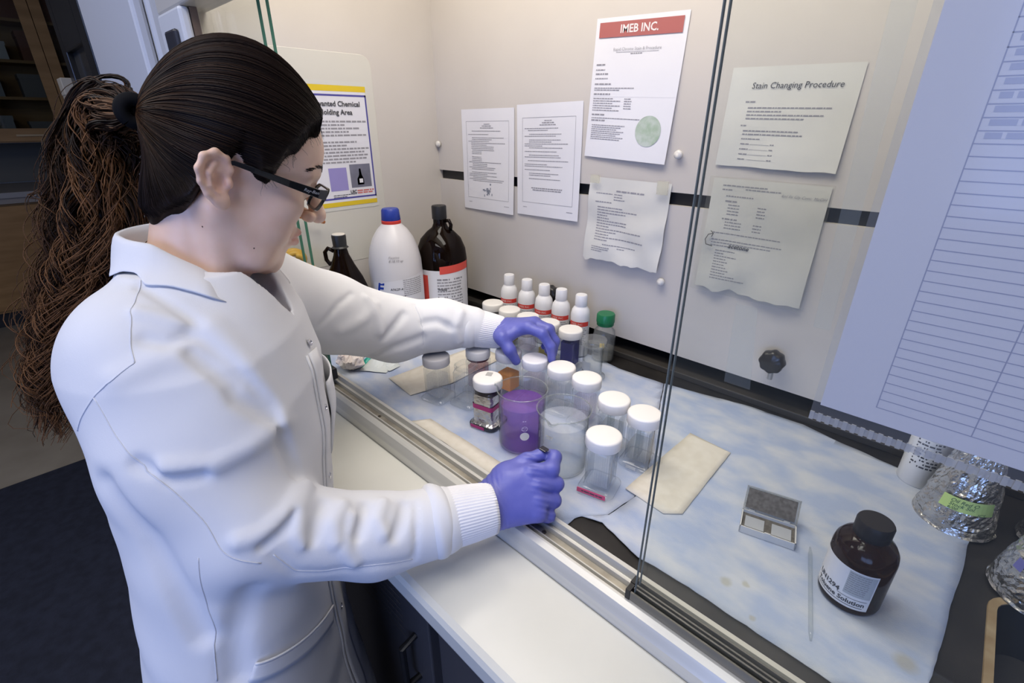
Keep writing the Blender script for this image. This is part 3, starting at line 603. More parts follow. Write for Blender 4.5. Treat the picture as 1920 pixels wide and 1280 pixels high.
obj('cap_top', MB().lathe([(0.0165, 0.2905), (0.0168, 0.2935), (0.015, 0.294)], 32), mat('cream_top', (0.62, 0.58, 0.52), 0.5), am2, smooth=True)
obj('label', MB().lathe([(0.0667, 0.03), (0.0667, 0.10)], 20, cap0=False, cap1=False, a0=-0.5, a1=0.6), M_paper, am2)
t = thing('white_jug', 'milky white plastic jug with a blue cap between the amber bottles', 'bottle', (-1.178, 0.742, 0))
M_milk = mat('milky_plastic', (0.66, 0.64, 0.66), 0.35)
obj('body', MB().lathe([(0.066, 0), (0.0735, 0.006), (0.075, 0.02), (0.075, 0.17), (0.0735, 0.205), (0.067, 0.24), (0.056, 0.268), (0.042, 0.290), (0.028, 0.304), (0.024, 0.310)], 64), M_milk, t, smooth=True, ang=60)
obj('tamper_ring', MB().lathe([(0.0255, 0.306), (0.0265, 0.308), (0.0265, 0.315), (0.025, 0.316)], 40), M_redband, t, smooth=True, ang=40)
obj('cap', MB().lathe([(0.025, 0.3155), (0.0255, 0.3165), (0.0235, 0.343), (0.0205, 0.347)], 48, fn=lambda a, z: 1 + 0.02 * math.cos(24 * a)), mat('blue_cap', (0.018, 0.045, 0.33), 0.4), t, smooth=True, ang=40)
va = math.atan2(-0.742, 1.178)
obj('label', MB().lathe([(0.0756, 0.04), (0.0756, 0.164)], 40, cap0=False, cap1=False, a0=va - 1.0, a1=va + 1.4).xf(lambda p: Vector((p.x, p.y, p.z + 0.010 * math.sin(math.atan2(p.y, p.x) - va)))), mat('jug_label', (0.72, 0.71, 0.74), 0.5), t, smooth=True)
obj('logo_letter', wrapmark(text_mb('F', 0.044, shear=0.25, bold=0.03), 0.0760, 0.138, va - 0.72), mat('logo_blue', (0.015, 0.05, 0.36), 0.4), t)
obj('label_print', wrapmark(text_lines([(0.012, 0.075, -k * 0.0055, 0.0022) for k in range(9)]), 0.0760, 0.163, va + 0.05), M_inkl, t)
obj('label_words', wrapmark(text_mb('A962P-4', 0.010, bold=0.01), 0.0760, 0.138, va - 0.04), M_ink, t)
obj('label_words', wrapmark(text_mb('Reagent\nAlcohol', 0.0125, bold=0.01), 0.0760, 0.110, va + 0.0), M_ink, t)
obj('pen_note', wrapmark(text_mb('Fixative\n8.18.10 ap', 0.010, 'LEFT', 0.3), 0.0765, 0.222, va - 0.25).xf(lambda p: Vector((p.x * 0.95, p.y * 0.95, p.z))), M_inkl, t)

# ------------------------------------------------------------------ brown bottle at the front right
t = thing('brown_bottle', 'brown glass bottle of toluene solution with a black cap on the right pad', 'bottle', (0.012, 0.617, 0.0012), 0)
M_br = clear('brown_glass', (0.20, 0.085, 0.03), 1.5, 0.03, 1.0, haze=0.35, hazecol=(0.020, 0.008, 0.004))
obj('glass', MB().lathe([(0.030, 0), (0.0335, 0.003), (0.0345, 0.008), (0.0345, 0.078), (0.033, 0.087), (0.0285, 0.095), (0.021, 0.1005), (0.0175, 0.103), (0.017, 0.108)], 64), M_br, t, smooth=True, ang=60)
obj('cap', MB().lathe([(0.0188, 0.104), (0.0195, 0.105), (0.0195, 0.123), (0.018, 0.1255), (0.012, 0.126)], 60, fn=lambda a, z: 1 + (0.010 * math.cos(44 * a) if z < 0.124 else 0)), mat('cap_black', (0.018, 0.015, 0.016), 0.5, 0, 0.25), t, smooth=True, ang=40)
va = math.atan2(-0.617, -0.012)
obj('label', MB().lathe([(0.0349, 0.012), (0.0349, 0.070)], 40, cap0=False, cap1=False, a0=va - 1.35, a1=va + 0.72), M_paper, t, smooth=True)
obj('label_panel', MB().lathe([(0.03505, 0.032), (0.03505, 0.068)], 24, cap0=False, cap1=False, a0=va - 0.15, a1=va + 0.68), mat('label_grey', (0.46, 0.48, 0.50), 0.5), t, smooth=True)  # plain grey block on the right part of the label
obj('label_print', wrapmark(text_lines([(0.0, 0.022, -k * 0.0032, 0.0012) for k in range(10)]), 0.0352, 0.0655, va - 0.12), M_inkl, t)
obj('label_number', wrapmark(text_mb('UN1294', 0.0095, bold=0.03), 0.0352, 0.0320, va - 0.72), M_ink, t)
obj('label_name', wrapmark(text_mb('Toluene Solution', 0.0088, bold=0.03), 0.0352, 0.0215, va - 0.28), M_ink, t)
obj('label_rule', MB().lathe([(0.03515, 0.0155), (0.03515, 0.0163)], 30, cap0=False, cap1=False, a0=va - 1.2, a1=va + 0.55), M_ink, t)
obj('label_rule', MB().lathe([(0.03515, 0.0272), (0.03515, 0.0278)], 30, cap0=False, cap1=False, a0=va - 0.3, a1=va + 0.62), M_ink, t)

# ------------------------------------------------------------------ slide box and glass rod
t = thing('slide_box', 'small open plastic slide box with a dark foam lid on the right pad', 'box', (-0.100, 0.655, 0.0014), math.radians(14.5))
M_cl = mat('box_plastic', (0.68, 0.67, 0.65), 0.25); M_foam = noisy('dark_foam', (0.09, 0.08, 0.07), (0.15, 0.135, 0.12), 200, 0.9, bump=0.4, bscale=800, bdist=0.0008)
w, d, h = 0.074, 0.040, 0.012
obj('tray', MB().box((-w / 2, -d / 2, 0), (w / 2, d / 2, 0.0015)).box((-w / 2, -d / 2, 0.0015), (-w / 2 + 0.0015, d / 2, h)).box((w / 2 - 0.0015, -d / 2, 0.0015), (w / 2, d / 2, h)).box((-w / 2, -d / 2, 0.0015), (w / 2, -d / 2 + 0.0015, h)).box((-w / 2, d / 2 - 0.0015, 0.0015), (w / 2, d / 2, h)), M_cl, t)
obj('foam', MB().box((-w / 2 + 0.0015, -d / 2 + 0.0015, 0.0015), (w / 2 - 0.0015, d / 2 - 0.0015, 0.007)), M_foam, t)
for x in (-0.018, 0.018):
    obj('slide', MB().box((x - 0.013, -0.013, 0.0072), (x + 0.013, 0.011, 0.0084)), mat('cover_glass', (0.50, 0.52, 0.56), 0.08, 0.2), t)
ld = obj('lid', MB().box((-w / 2, 0, 0), (w / 2, 0.0012, 0.036)), clear('lid_plastic', (0.80, 0.80, 0.78), 1.45, 0.1, 1.0, haze=0.25, hazecol=(0.7, 0.7, 0.68)), t, (0, d / 2 + 0.001, h)); ld.rotation_euler = (math.radians(-38), 0, 0)
obj('lid_foam', MB().box((-w / 2 + 0.003, -0.004, 0.003), (w / 2 - 0.004, -0.0002, 0.033)), M_foam, ld)
obj('lid_frame', MB().box((-w / 2, -0.006, 0), (-w / 2 + 0.0012, 0, 0.036)).box((w / 2 - 0.0012, -0.006, 0), (w / 2, 0, 0.036)).box((-w / 2, -0.006, 0.0348), (w / 2, 0, 0.036)), MATS['lid_plastic'], ld)
obj('clasp', MB().box((-0.004, -d / 2 - 0.001, h - 0.003), (0.004, -d / 2 + 0.001, h + 0.002)), M_cl, t)
for x in (-0.024, 0.024): obj('hinge', MB().box((x - 0.004, d / 2 - 0.001, h - 0.001), (x + 0.004, d / 2 + 0.003, h + 0.002)), M_cl, t)
a, b = Vector((-0.044, 0.664, 0.0045)), Vector((-0.004, 0.512, 0.0045))
tag(obj('glass_rod', MB().tube([a + (b - a) * i / 12 for i in range(13)], [0.0012] + [0.0026] * 11 + [0.0012], 12), clear('rod_glass', (0.94, 0.95, 0.95), 1.5, 0.03, 1.2, haze=0.03, edge=(0.78, 0.80, 0.80)), smooth=True), 'thin clear glass rod lying between slide box and brown bottle', 'glass rod')

# ------------------------------------------------------------------ foil flasks at the right
def foil_flask(x, y, R0, h, label, seed, extra):
    t = thing('foil_flask', label, 'flask', (x, y, 0.0), 0, 'foil wrapped conical flasks')
    rr = random.Random(seed); rings = []; N = 72; K = 34
    for k in range(K + 1):
        u = k / K; z = u * h
        r = R0 * (1.0 - 0.02 * (u < 0.03)) if u < 0.08 else R0 * (1.0 - 0.60 * ((u - 0.08) / 0.92) ** 1.05)
        if u > 0.80: r = R0 * 0.42
        ring = []
        for j in range(N):
            a = 2 * PI * j / N
            q = Vector((math.cos(a) * 3, math.sin(a) * 3, z * 40 + seed * 5))
            d = 0.0035 * mnoise.noise(q * 1.0) + 0.0028 * abs(mnoise.noise(q * 2.6)) + 0.0012 * mnoise.noise(q * 6)
            ring.append(((r + d) * math.cos(a), (r + d) * math.sin(a), z))
        rings.append(ring)
    obj('foil_cover', MB().loft(rings, True, True, True), M_foil, t)
    sk = []
    for k in range(3):
        sk.append([((R0 + 0.002 * k + 0.002 * mnoise.noise(Vector((a * 3, k, seed)))) * math.cos(a), (R0 + 0.002 * k + 0.002 * mnoise.noise(Vector((a * 3, k, seed)))) * math.sin(a), [0.012, 0.004, 0.0005][k] + 0.0012 * mnoise.noise(Vector((a * 5, seed, k)))) for a in [2 * PI * i / 60 for i in range(60)]])
    obj('foil_skirt', MB().loft(sk, True), M_foil, t)
    extra(t)
    return t
def cone_patch(t, name, R0, h, a0, a1, z0, z1, m, off=0.0042, tilt=0.0):
    g = []
    for i in range(13):
        a = a0 + (a1 - a0) * i / 12; row = []
        for k in range(2):
            z = (z0 if k == 0 else z1) + tilt * (i / 12 - 0.5); u = z / h
            r = R0 * (1.0 - 0.60 * ((max(u, .08) - 0.08) / 0.92) ** 1.05) + off
            row.append((r * math.cos(a), r * math.sin(a), z))
        g.append(row)
    mb = MB().loft([[g[i][0] for i in range(13)], [g[i][1] for i in range(13)]], False)
    return obj(name, mb, m, t)
def cone_text(s, size, R0, h, ang, z, off=0.0046, shear=0.25, tilt=0.0):
    def f(p):
        zz = z + p.y - tilt * p.x; u = zz / h; r = R0 * (1.0 - 0.60 * ((max(u, .08) - 0.08) / 0.92) ** 1.05) + off
        return Vector((r * math.cos(ang + p.x / r), r * math.sin(ang + p.x / r), zz))
    return text_mb(s, size, 'LEFT', shear).xf(f)
def ex1(t):
    va = math.atan2(-0.885, -0.098)
    cone_patch(t, 'green_tape', 0.047, 0.16, va - 0.45, va + 0.95, 0.042, 0.062, mat('green_tape', (0.50, 0.66, 0.22), 0.6), tilt=0.004)
    obj('handwriting', cone_text('Oil Red O', 0.0075, 0.047, 0.16, va - 0.22, 0.0555, tilt=-0.05), mat('pen_green', (0.03, 0.09, 0.05), 0.6), t)
    obj('handwriting', cone_text('Stock Sol.', 0.0075, 0.047, 0.16, va - 0.22, 0.0495, tilt=-0.05), MATS['pen_green'], t)
    obj('handwriting', cone_text('6/00', 0.0065, 0.047, 0.16, va - 0.22, 0.0435, tilt=-0.05), MATS['pen_green'], t)
    obj('handwriting', cone_text('JCS', 0.0065, 0.047, 0.16, va + 0.52, 0.0440, tilt=-0.05), MATS['pen_green'], t)
foil_flask(0.098, 0.888, 0.047, 0.16, 'foil wrapped flask with green handwritten tape at the pad corner', 3, ex1)
def ex2(t):
    va = math.atan2(-0.79, -0.195)
    cone_patch(t, 'red_tape', 0.052, 0.17, va - 0.75, va - 0.38, 0.070, 0.084, MATS['rose_tape'])
    cone_patch(t, 'violet_tape', 0.052, 0.17, va - 0.78, va - 0.55, 0.045, 0.060, mat('violet_tape', (0.15, 0.15, 0.42), 0.5))
foil_flask(0.197, 0.79, 0.052, 0.17, 'foil wrapped flask with red and violet tape at the right edge', 8, ex2)
def ex3(t):
    va = math.atan2(-0.93, -0.21); cone_patch(t, 'violet_tape', 0.045, 0.16, va - 0.6, va - 0.3, 0.085, 0.10, MATS['violet_tape'])
foil_flask(0.218, 0.925, 0.045, 0.16, 'foil wrapped flask farthest back at the right edge', 14, ex3)
t = thing('white_bottle_by_flask', 'white label bottle standing behind the foil flask under the hanging sheet', 'bottle', (0.045, 0.955, 0.0012))
obj('body', MB().lathe([(0.026, 0), (0.028, 0.003), (0.028, 0.10), (0.024, 0.115), (0.014, 0.122), (0.014, 0.13)], 40), M_wb, t, smooth=True, ang=50)
obj('cap', MB().lathe([(0.0155, 0.126), (0.016, 0.127), (0.0155, 0.148), (0.014, 0.150)], 36), M_wb, t, smooth=True, ang=50)
obj('label_print', wrapmark(text_lines([(-0.018, 0.018, -k * 0.006, 0.003) for k in range(10)]), 0.0283, 0.095, -1.6), M_ink, t)

# ------------------------------------------------------------------ litter at the rail's left end, yellow hose on the left wall
t = thing('crumpled_tissue', 'crumpled pinkish white tissue behind the left end of the rail', 'tissue', (-1.03, 0.495, 0.001))
mb = MB(); rings = []
for k in range(15):
    u = k / 14 * PI; rings.append([(max(0.0015, 0.034 * math.sin(u)) * math.cos(a) * (1 + 0.35 * mnoise.noise(Vector((math.cos(a) * 2, math.sin(a) * 2, u * 2)))) + 0.006 * mnoise.noise(Vector((a * 3, u * 4, 1))), max(0.0015, 0.030 * math.sin(u)) * math.sin(a) * (1 + 0.35 * mnoise.noise(Vector((math.cos(a) * 2, math.sin(a) * 2, u * 2)))), 0.026 - 0.026 * math.cos(u) + 0.004 * math.sin(u) * mnoise.noise(Vector((a * 5, u * 6, 4)))) for a in [2 * PI * i / 40 for i in range(40)]])
obj('sheet', mb.loft(rings, True, True, True), noisy('tissue', (0.74, 0.62, 0.56), (0.80, 0.74, 0.68), 20, 0.8, bump=1, bscale=60, bdist=0.004), t)
t = thing('torn_wrapper', 'white and teal glove wrapper lying open on the pad near the sleeve', 'wrapper', (-1.005, 0.535, 0.001))
def flap(x0, y0, ln, w, lift, m, nm, rz):
    mb = MB(); rows = []
    for i in range(9):
        u = i / 8; rows.append([(x0 + u * ln, y0 + v * w, 0.001 + lift * math.sin(u * PI) * (0.5 + v) + 0.002 * mnoise.noise(Vector((u * 3, v * 3, ln * 50)))) for v in [j / 4 - 0.5 for j in range(5)]])
    o = obj(nm, mb.loft(rows, False), m, t, (0, 0, 0), rz); so = o.modifiers.new('thickness', 'SOLIDIFY'); so.thickness = 0.0006
flap(-0.02, -0.01, 0.07, 0.04, 0.022, mat('wrapper_white', (0.66, 0.70, 0.68), 0.5), 'white_fold', 0.6)
flap(0.0, 0.02, 0.06, 0.035, 0.025, MATS['wrapper_white'], 'white_fold', 0.2)
flap(-0.035, 0.0, 0.035, 0.03, 0.014, mat('teal_film', (0.01, 0.36, 0.28), 0.35), 'teal_strip', 0.5)
t = thing('yellow_hose', 'yellow rubber hose coil with orange tubing on the left wall behind the glass', 'hose', (-1.285, 0.50, 0.225))
M_yh = mat('yellow_rubber', (0.62, 0.36, 0.04), 0.45)
pts = [(0.004 * math.sin(a * 2), 0.030 * math.cos(a), 0.030 * math.sin(a)) for a in [i * 0.3 for i in range(48)]]
pts = [(p[0] + i * 0.0004, p[1] * (1 - i * 0.008), p[2] * (1 - i * 0.008)) for i, p in enumerate(pts)]
obj('coil', MB().tube(pts, 0.0075, 10), M_yh, t, smooth=True)
obj('tail', MB().tube([(0.01, 0.02, -0.01), (0.010, 0.045, -0.022), (0.004, 0.060, -0.045), (-0.004, 0.062, -0.10), (-0.006, 0.05, -0.21)], 0.007, 10), M_yh, t, smooth=True)
obj('orange_tubing', MB().tube([(0, 0.03, 0.115), (0.01, 0.055, 0.108), (0.012, 0.08, 0.098), (0.0, 0.1, 0.09)], 0.005, 8), mat('orange_rubber', (0.75, 0.22, 0.03), 0.45), t, smooth=True)
# ------------------------------------------------------------------ papers on the hood panels
def sheet(name, w, h, label, m, curl=0.0, warp=0.0, seed=0, nx=14, ny=18, cat='paper', top_fix=True):
    """paper in local XY (x right, y up, z out of the wall); returns the thing and a function giving z at x, y"""
    def zf(x, y):
        u, v = x / w + 0.5, y / h + 0.5
        z = 0.0012 + curl * (1 - v) ** 2 * (0.4 + u)
        if warp: z += warp * (0.6 + mnoise.noise(Vector((u * 3.2 + seed, v * 3.2, seed)))) * (1.15 - v)
        return max(z, 0.0008)
    mb = MB(); rows = []
    for j in range(ny + 1):
        y = -h / 2 + h * j / ny
        rows.append([(-w / 2 + w * i / nx, y + (warp * 1.5 * mnoise.noise(Vector((i * 0.35, seed, 2.0))) if j == 0 else 0), zf(-w / 2 + w * i / nx, y)) for i in range(nx + 1)])
    mb.loft(rows, False)
    t = thing(name, label, cat)
    o = obj('sheet', mb, m, t, smooth=True)
    return t, zf
def put(t, mb, zf, m, name, off=0.0005, at=(0, 0)):
    mb.xf(lambda p: Vector((p.x + at[0], p.y + at[1], p.z)))
    mb.xf(lambda p: Vector((p.x, p.y, zf(p.x, p.y) + off)))
    return obj(name, mb, m, t)
def hang_back(t, cx, cz, rot=0.0):
    t.matrix_world = Matrix.Translation((cx, YB - 0.0005, cz)) @ Matrix.Rotation(PI / 2, 4, 'X') @ Matrix.Rotation(rot, 4, 'Z')
def hang_left(t, cy, cz, rot=0.0):
    t.matrix_world = Matrix.Translation((XL + 0.0005, cy, cz)) @ Matrix.Rotation(PI / 2, 4, 'Z') @ Matrix.Rotation(PI / 2, 4, 'X') @ Matrix.Rotation(rot, 4, 'Z')
def quadmb(x0, y0, x1, y1): return MB().add([(x0, y0, 0), (x1, y0, 0), (x1, y1, 0), (x0, y1, 0)], [(0, 1, 2, 3)])
def frame_mb(x0, y0, x1, y1, t): 
    mb = MB()
    for a in ((x0, y0, x1, y0 + t), (x0, y1 - t, x1, y1), (x0, y0, x0 + t, y1), (x1 - t, y0, x1, y1)):
        n = 8
        for i in range(n):
            if a[2] - a[0] > a[3] - a[1]: q = quadmb(a[0] + (a[2] - a[0]) * i / n, a[1], a[0] + (a[2] - a[0]) * (i + 1) / n, a[3])
            else: q = quadmb(a[0], a[1] + (a[3] - a[1]) * i / n, a[2], a[1] + (a[3] - a[1]) * (i + 1) / n)
            mb.add(q.v, q.f)
    return mb
LW, LH = 0.2159, 0.2794
# two lilac-white notices
for k, (cx, cz, rot, lab) in enumerate(((-1.088, 0.4565, 0.008, 'white printed notice nearest the corner, with a small drawing'), (-0.861, 0.4655, 0.02, 'white printed notice in a thin frame, right of the first notice'))):
    t, zf = sheet('notice', LW, LH, lab, M_paper, 0.004, seed=k); hang_back(t, cx, cz, rot)
    put(t, frame_mb(-0.088, -0.105, 0.088, 0.108, 0.0007), zf, M_inkl, 'border')
    rows = [(-0.012, 0.012, 0.100, 0.002), (-0.02, 0.02, 0.095, 0.0025), (-0.028, 0.028, 0.090, 0.0022)]
    rr = random.Random(k)
    y = 0.082
    while y > (-0.055 if k == 0 else -0.045):
        ind = rr.choice([0, 0, 0.012, 0.016]); ln = rr.uniform(0.4, 1.0)
        if k == 0 and 0.0 < y < 0.028: ind, ln = 0.014, 0.3
        rows.append((-0.080 + ind, -0.080 + ind + (0.155 - ind) * ln, y, 0.0017)); y -= rr.choice([0.0048, 0.0048, 0.0048, 0.009])
    rows += [(-0.085, -0.07, -0.118, 0.0014), (0.07, 0.09, -0.120, 0.0014)]
    if k == 1: rows += [(-0.055, 0.055, -0.066, 0.0026), (-0.05, 0.05, -0.071, 0.0026)]
    put(t, text_lines(rows), zf, M_inkl, 'small_print')
    if k == 0:
        dr = MB()
        for i in range(26):
            a = rr.uniform(0, 6.28); x, yy = rr.gauss(0, 0.010), -0.085 + rr.gauss(0, 0.008)
            dr.add(quadmb(x, yy, x + 0.006 * abs(math.cos(a)) + 0.0008, yy + 0.006 * abs(math.sin(a)) + 0.0008).v, [(0, 1, 2, 3)])
        put(t, dr, zf, mat('sketch_grey', (0.24, 0.26, 0.32), 0.6), 'drawing')
# red headed sheet
t, zf = sheet('red_headed_sheet', LW, LH, 'white sheet with a red IMEB INC. header and round green picture', M_paper, 0.006, seed=4); hang_back(t, -0.629, 0.622, -0.043)
put(t, quadmb(-0.098, 0.103, 0.098, 0.131), lambda x, y: 0.0022, mat('header_red', (0.42, 0.125, 0.115), 0.6), 'header_bar')
put(t, text_mb('IMEB INC.', 0.021, bold=0.02), lambda x, y: 0.0026, mat('header_text', (0.80, 0.74, 0.73), 0.6), 'header_lettering')
[o for o in t.children if o.name.startswith('header_lettering')][0].location = (0, 0.1165, 0)
put(t, text_mb('Rapid Chrome Stain & Procedure', 0.0085, bold=-0.005), lambda x, y: 0.0022, M_inkl, 'subtitle'); t.children[-1].location = (0, 0, 0)
[o for o in t.children if o.name.startswith('subtitle')][0].location = (0.0, 0.080, 0)
rows = [(-0.05, 0.052, 0.0745, 0.0008), (-0.014, 0.014, 0.0715, 0.002)]
rows += [(-0.098, -0.075, 0.052, 0.003), (-0.098, -0.074, 0.042, 0.0022), (-0.098, -0.065, 0.034, 0.003), (-0.098, -0.065, 0.025, 0.0022), (-0.098, -0.055, 0.014, 0.003), (-0.098, 0.008, 0.006, 0.002), (-0.098, -0.03, 0.002, 0.002), (-0.098, -0.05, -0.006, 0.003)]
rows += [(-0.098, -0.045 + 0.02 * (i % 2), -0.015 - i * 0.0048, 0.002) for i in range(6)] + [(-0.015, 0.004, -0.015 - i * 0.0048, 0.002) for i in range(5)]
rows += [(-0.098, -0.06, -0.048, 0.003), (-0.098, 0.03, -0.055, 0.0018), (-0.098, -0.06, -0.06, 0.003)] + [(-0.095, -0.005 - 0.01 * (i % 3), -0.070 - i * 0.0042, 0.0018) for i in range(8)]
put(t, text_lines(rows), zf, M_inkl, 'small_print')
put(t, MB().prism([(0.055 + 0.031 * math.cos(a), -0.077 + 0.031 * math.sin(a)) for a in [2 * PI * i / 40 for i in range(40)]], 0, 0), lambda x, y: zf(x, y), noisy('culture_green', (0.36, 0.46, 0.34), (0.52, 0.58, 0.52), 60, 0.6), 'round_picture', 0.0007)
put(t, quadmb(-0.1, -0.0112, 0.1075, -0.0108), zf, mat('fold_line', (0.66, 0.65, 0.68), 0.6), 'fold', 0.0004)
# crumpled sheet
t, zf = sheet('crumpled_sheet', 0.214, 0.196, 'crumpled yellowed procedure sheet taped over the black slot', M_paper_old, 0.006, 0.012, seed=9, nx=24, ny=24); hang_back(t, -0.615, 0.342, -0.01)
rows = [(-0.03, 0.045, 0.070, 0.0035), (-0.085, -0.04, 0.062, 0.002), (-0.035, -0.01, 0.062, 0.002), (-0.035, -0.012, 0.056, 0.002), (-0.035, -0.005, 0.05, 0.002), (-0.085, -0.04, 0.042, 0.0025)]
rows += [(-0.078, -0.078 + [0.07, 0.11, 0.08, 0.03, 0.035, 0.085, 0.085, 0.04, 0.13, 0.06, 0.04, 0.14, 0.04][i], 0.030 - i * 0.0065, 0.0024) for i in range(13)]
rows += [(-0.05, 0.04, -0.058, 0.002), (-0.01, 0.01, -0.064, 0.002), (-0.082, -0.03, -0.066, 0.002), (-0.082, -0.03, -0.071, 0.002), (-0.082, -0.05, -0.076, 0.002)]
put(t, text_lines(rows), zf, M_inkl, 'small_print')
obj('tape', MB().box((-0.10, 0.085, 0.0), (-0.075, 0.103, 0.0016)).xf(lambda p: Vector((p.x, p.y, p.z + 0.012))), clear('tape_clear', (0.93, 0.92, 0.86), 1.4, 0.2, 1, haze=0.3, hazecol=(0.8, 0.79, 0.72)), t)
obj('tape', MB().box((0.078, 0.075, 0.012), (0.104, 0.103, 0.0136)), MATS['tape_clear'], t)
# stain changing procedure
t, zf = sheet('procedure_sheet', 0.213, 0.170, 'yellowed sheet headed Stain Changing Procedure behind the glass', M_paper_old, 0.003, 0.002, seed=5); hang_back(t, -0.311, 0.566, -0.022)
put(t, text_mb('Stain Changing Procedure', 0.0142, shear=0.12), zf, M_ink, 'heading', 0.0012, (0.008, 0.054))
rows = [(-0.072, -0.052, 0.028, 0.0024)] + [(-0.066, -0.066 + [0.14, 0.06, 0.13, 0.10][i], 0.018 - i * 0.006, 0.0022) for i in range(4)] + [(-0.072, -0.062, -0.012, 0.0022), (-0.066, 0.03, -0.021, 0.0022), (-0.066, 0.04, -0.027, 0.0022), (-0.066, -0.03, -0.035, 0.0018)]
rows += [(-0.066, -0.066 + 0.016, -0.044 - i * 0.009, 0.0020) for i in range(4)] + [(-0.012, -0.004, -0.044 - i * 0.009, 0.0020) for i in range(4)]
put(t, text_lines(rows), zf, M_inkl, 'small_print')
put(t, MB().add(sum([quadmb(-0.048, -0.045 - i * 0.009, -0.014, -0.0445 - i * 0.009).v for i in range(4)], []), [(4 * i, 4 * i + 1, 4 * i + 2, 4 * i + 3) for i in range(4)]), zf, M_inkl, 'blank_rules')
# stained lower sheet
t, zf = sheet('stained_sheet', 0.212, 0.226, 'stained handwritten recipe sheet in a plastic sleeve below the procedure sheet', noisy('grimy_paper', (0.60, 0.585, 0.535), (0.68, 0.66, 0.605), 8, 0.5), 0.004, 0.006, seed=6, nx=20, ny=22); hang_back(t, -0.313, 0.345, -0.01)
rows = [(-0.085, 0.0, 0.100, 0.0022), (-0.04, 0.025, 0.095, 0.0022), (-0.085, -0.065, 0.092, 0.0024), (-0.075, -0.02, 0.080, 0.0022), (-0.075, -0.05, 0.070, 0.003)]
rows += [(-0.068, -0.045, 0.063 - i * 0.006, 0.002) for i in range(4)] + [(-0.01, 0.006, 0.063 - i * 0.006, 0.002) for i in range(4)] + [(-0.075, -0.045, 0.035, 0.003)] + [(-0.068, -0.035, 0.029 - i * 0.006, 0.002) for i in range(3)] + [(-0.012, 0.004, 0.029 - i * 0.006, 0.002) for i in range(3)]
rows += [(-0.088, 0.045, 0.006, 0.002), (-0.088, 0.05, -0.008, 0.002), (-0.088, 0.03, -0.014, 0.002), (-0.088, -0.01, -0.02, 0.002)] + [(-0.076, -0.076 + [0.04, 0.02, 0.045, 0.025, 0.03, 0.025, 0.03, 0.035, 0.03, 0.05, 0.07][i], -0.030 - i * 0.0058, 0.002) for i in range(11)]
put(t, text_lines(rows), zf, M_inkl, 'small_print')
put(t, text_mb('acetone', 0.013, 'LEFT', 0.3, bold=0.02), zf, M_ink, 'handwriting', 0.0015, (-0.052, -0.018))
put(t, text_mb('4ml fix Gly Conc. MeOH', 0.0075, 'LEFT', 0.3), zf, M_inkl, 'handwriting', 0.0015, (0.026, 0.090))
arc = [(-0.084, 0.004, 0.011), (-0.094, 0.001, 0.011), (-0.099, -0.010, 0.011), (-0.096, -0.020, 0.011), (-0.082, -0.022, 0.011)]
obj('pen_arrow', MB().tube(arc, 0.0009, 6).tube([(-0.090, 0.009, 0.011), (-0.084, 0.004, 0.011), (-0.087, -0.003, 0.011)], 0.0008, 6), M_ink, t)
slv = obj('sleeve', MB().add([(-0.112, -0.118, 0.019), (0.112, -0.118, 0.019), (0.112, 0.116, 0.008), (-0.112, 0.116, 0.008)], [(0, 1, 2, 3)]), clear('sleeve_plastic', (0.96, 0.96, 0.94), 1.4, 0.15, 0.8, haze=0.05, hazecol=(0.82, 0.82, 0.77)), t)
# poster on the left wall
t, zf = sheet('poster', 0.198, 0.325, 'laminated chemical holding area poster with yellow and blue borders on the left wall', mat('laminate', (0.64, 0.63, 0.57), 0.35), seed=2); hang_left(t, 0.694, 0.497, 0.0)
PM = mat('poster_white', (0.74, 0.73, 0.77), 0.5)
put(t, quadmb(-0.092, -0.150, 0.092, 0.150), zf, PM, 'poster_paper', 0.0004)
for y0, y1 in ((0.138, 0.152), (-0.152, -0.140)): put(t, quadmb(-0.094, y0, 0.094, y1), zf, mat('poster_yellow', (0.72, 0.52, 0.02), 0.5), 'yellow_bar', 0.0007)
put(t, frame_mb(-0.094, -0.133, 0.094, 0.131, 0.0045), zf, mat('poster_blue', (0.07, 0.065, 0.30), 0.5), 'blue_frame', 0.0007)
for s, x, y in (('Unwanted Chemical', 0.001, 0.108), ('Holding Area', 0.0, 0.088)):
    o = put(t, text_mb(s, 0.0175, bold=0.025), lambda x, y: 0.0022, M_ink, 'heading'); o.location = (x, y, 0)
rows = []
for i, ln in enumerate((0.165, 0.10, 0.145, 0.11, 0.165, 0, 0.13, 0.10, 0.165, 0.15, 0.16, 0.155, 0.12)):
    if ln: rows.append((-0.080, -0.080 + ln, 0.066 - i * 0.0085, 0.0042))
put(t, text_lines(rows), zf, M_inkl, 'body_text', 0.0008)
put(t, quadmb(-0.045, -0.110, 0.008, -0.05), zf, mat('picture_violet', (0.30, 0.26, 0.55), 0.5), 'picture', 0.0008)
pc = put(t, quadmb(0.018, -0.105, 0.082, -0.043), zf, noisy('picture_grey', (0.11, 0.11, 0.15), (0.20, 0.20, 0.26), 12, 0.5), 'picture', 0.0008)
put(t, MB().prism([(0.038, -0.098), (0.058, -0.098), (0.058, -0.082), (0.053, -0.072), (0.051, -0.055), (0.046, -0.055), (0.045, -0.072), (0.038, -0.082)], 0, 0), zf, mat('pictured_bottle', (0.03, 0.03, 0.05), 0.5), 'pictured_bottle', 0.0011)
put(t, quadmb(0.044, -0.093, 0.055, -0.082), zf, PM, 'pictured_label', 0.0014)
o = put(t, text_mb('UIC', 0.012, bold=0.04), lambda x, y: 0.0022, M_ink, 'logo_letters'); o.location = (0.022, -0.116, 0)
put(t, text_lines([(0.034, 0.088, -0.114, 0.004), (0.034, 0.082, -0.120, 0.004)]), zf, mat('poster_red_print', (0.60, 0.18, 0.16), 0.5), 'red_print', 0.0008)
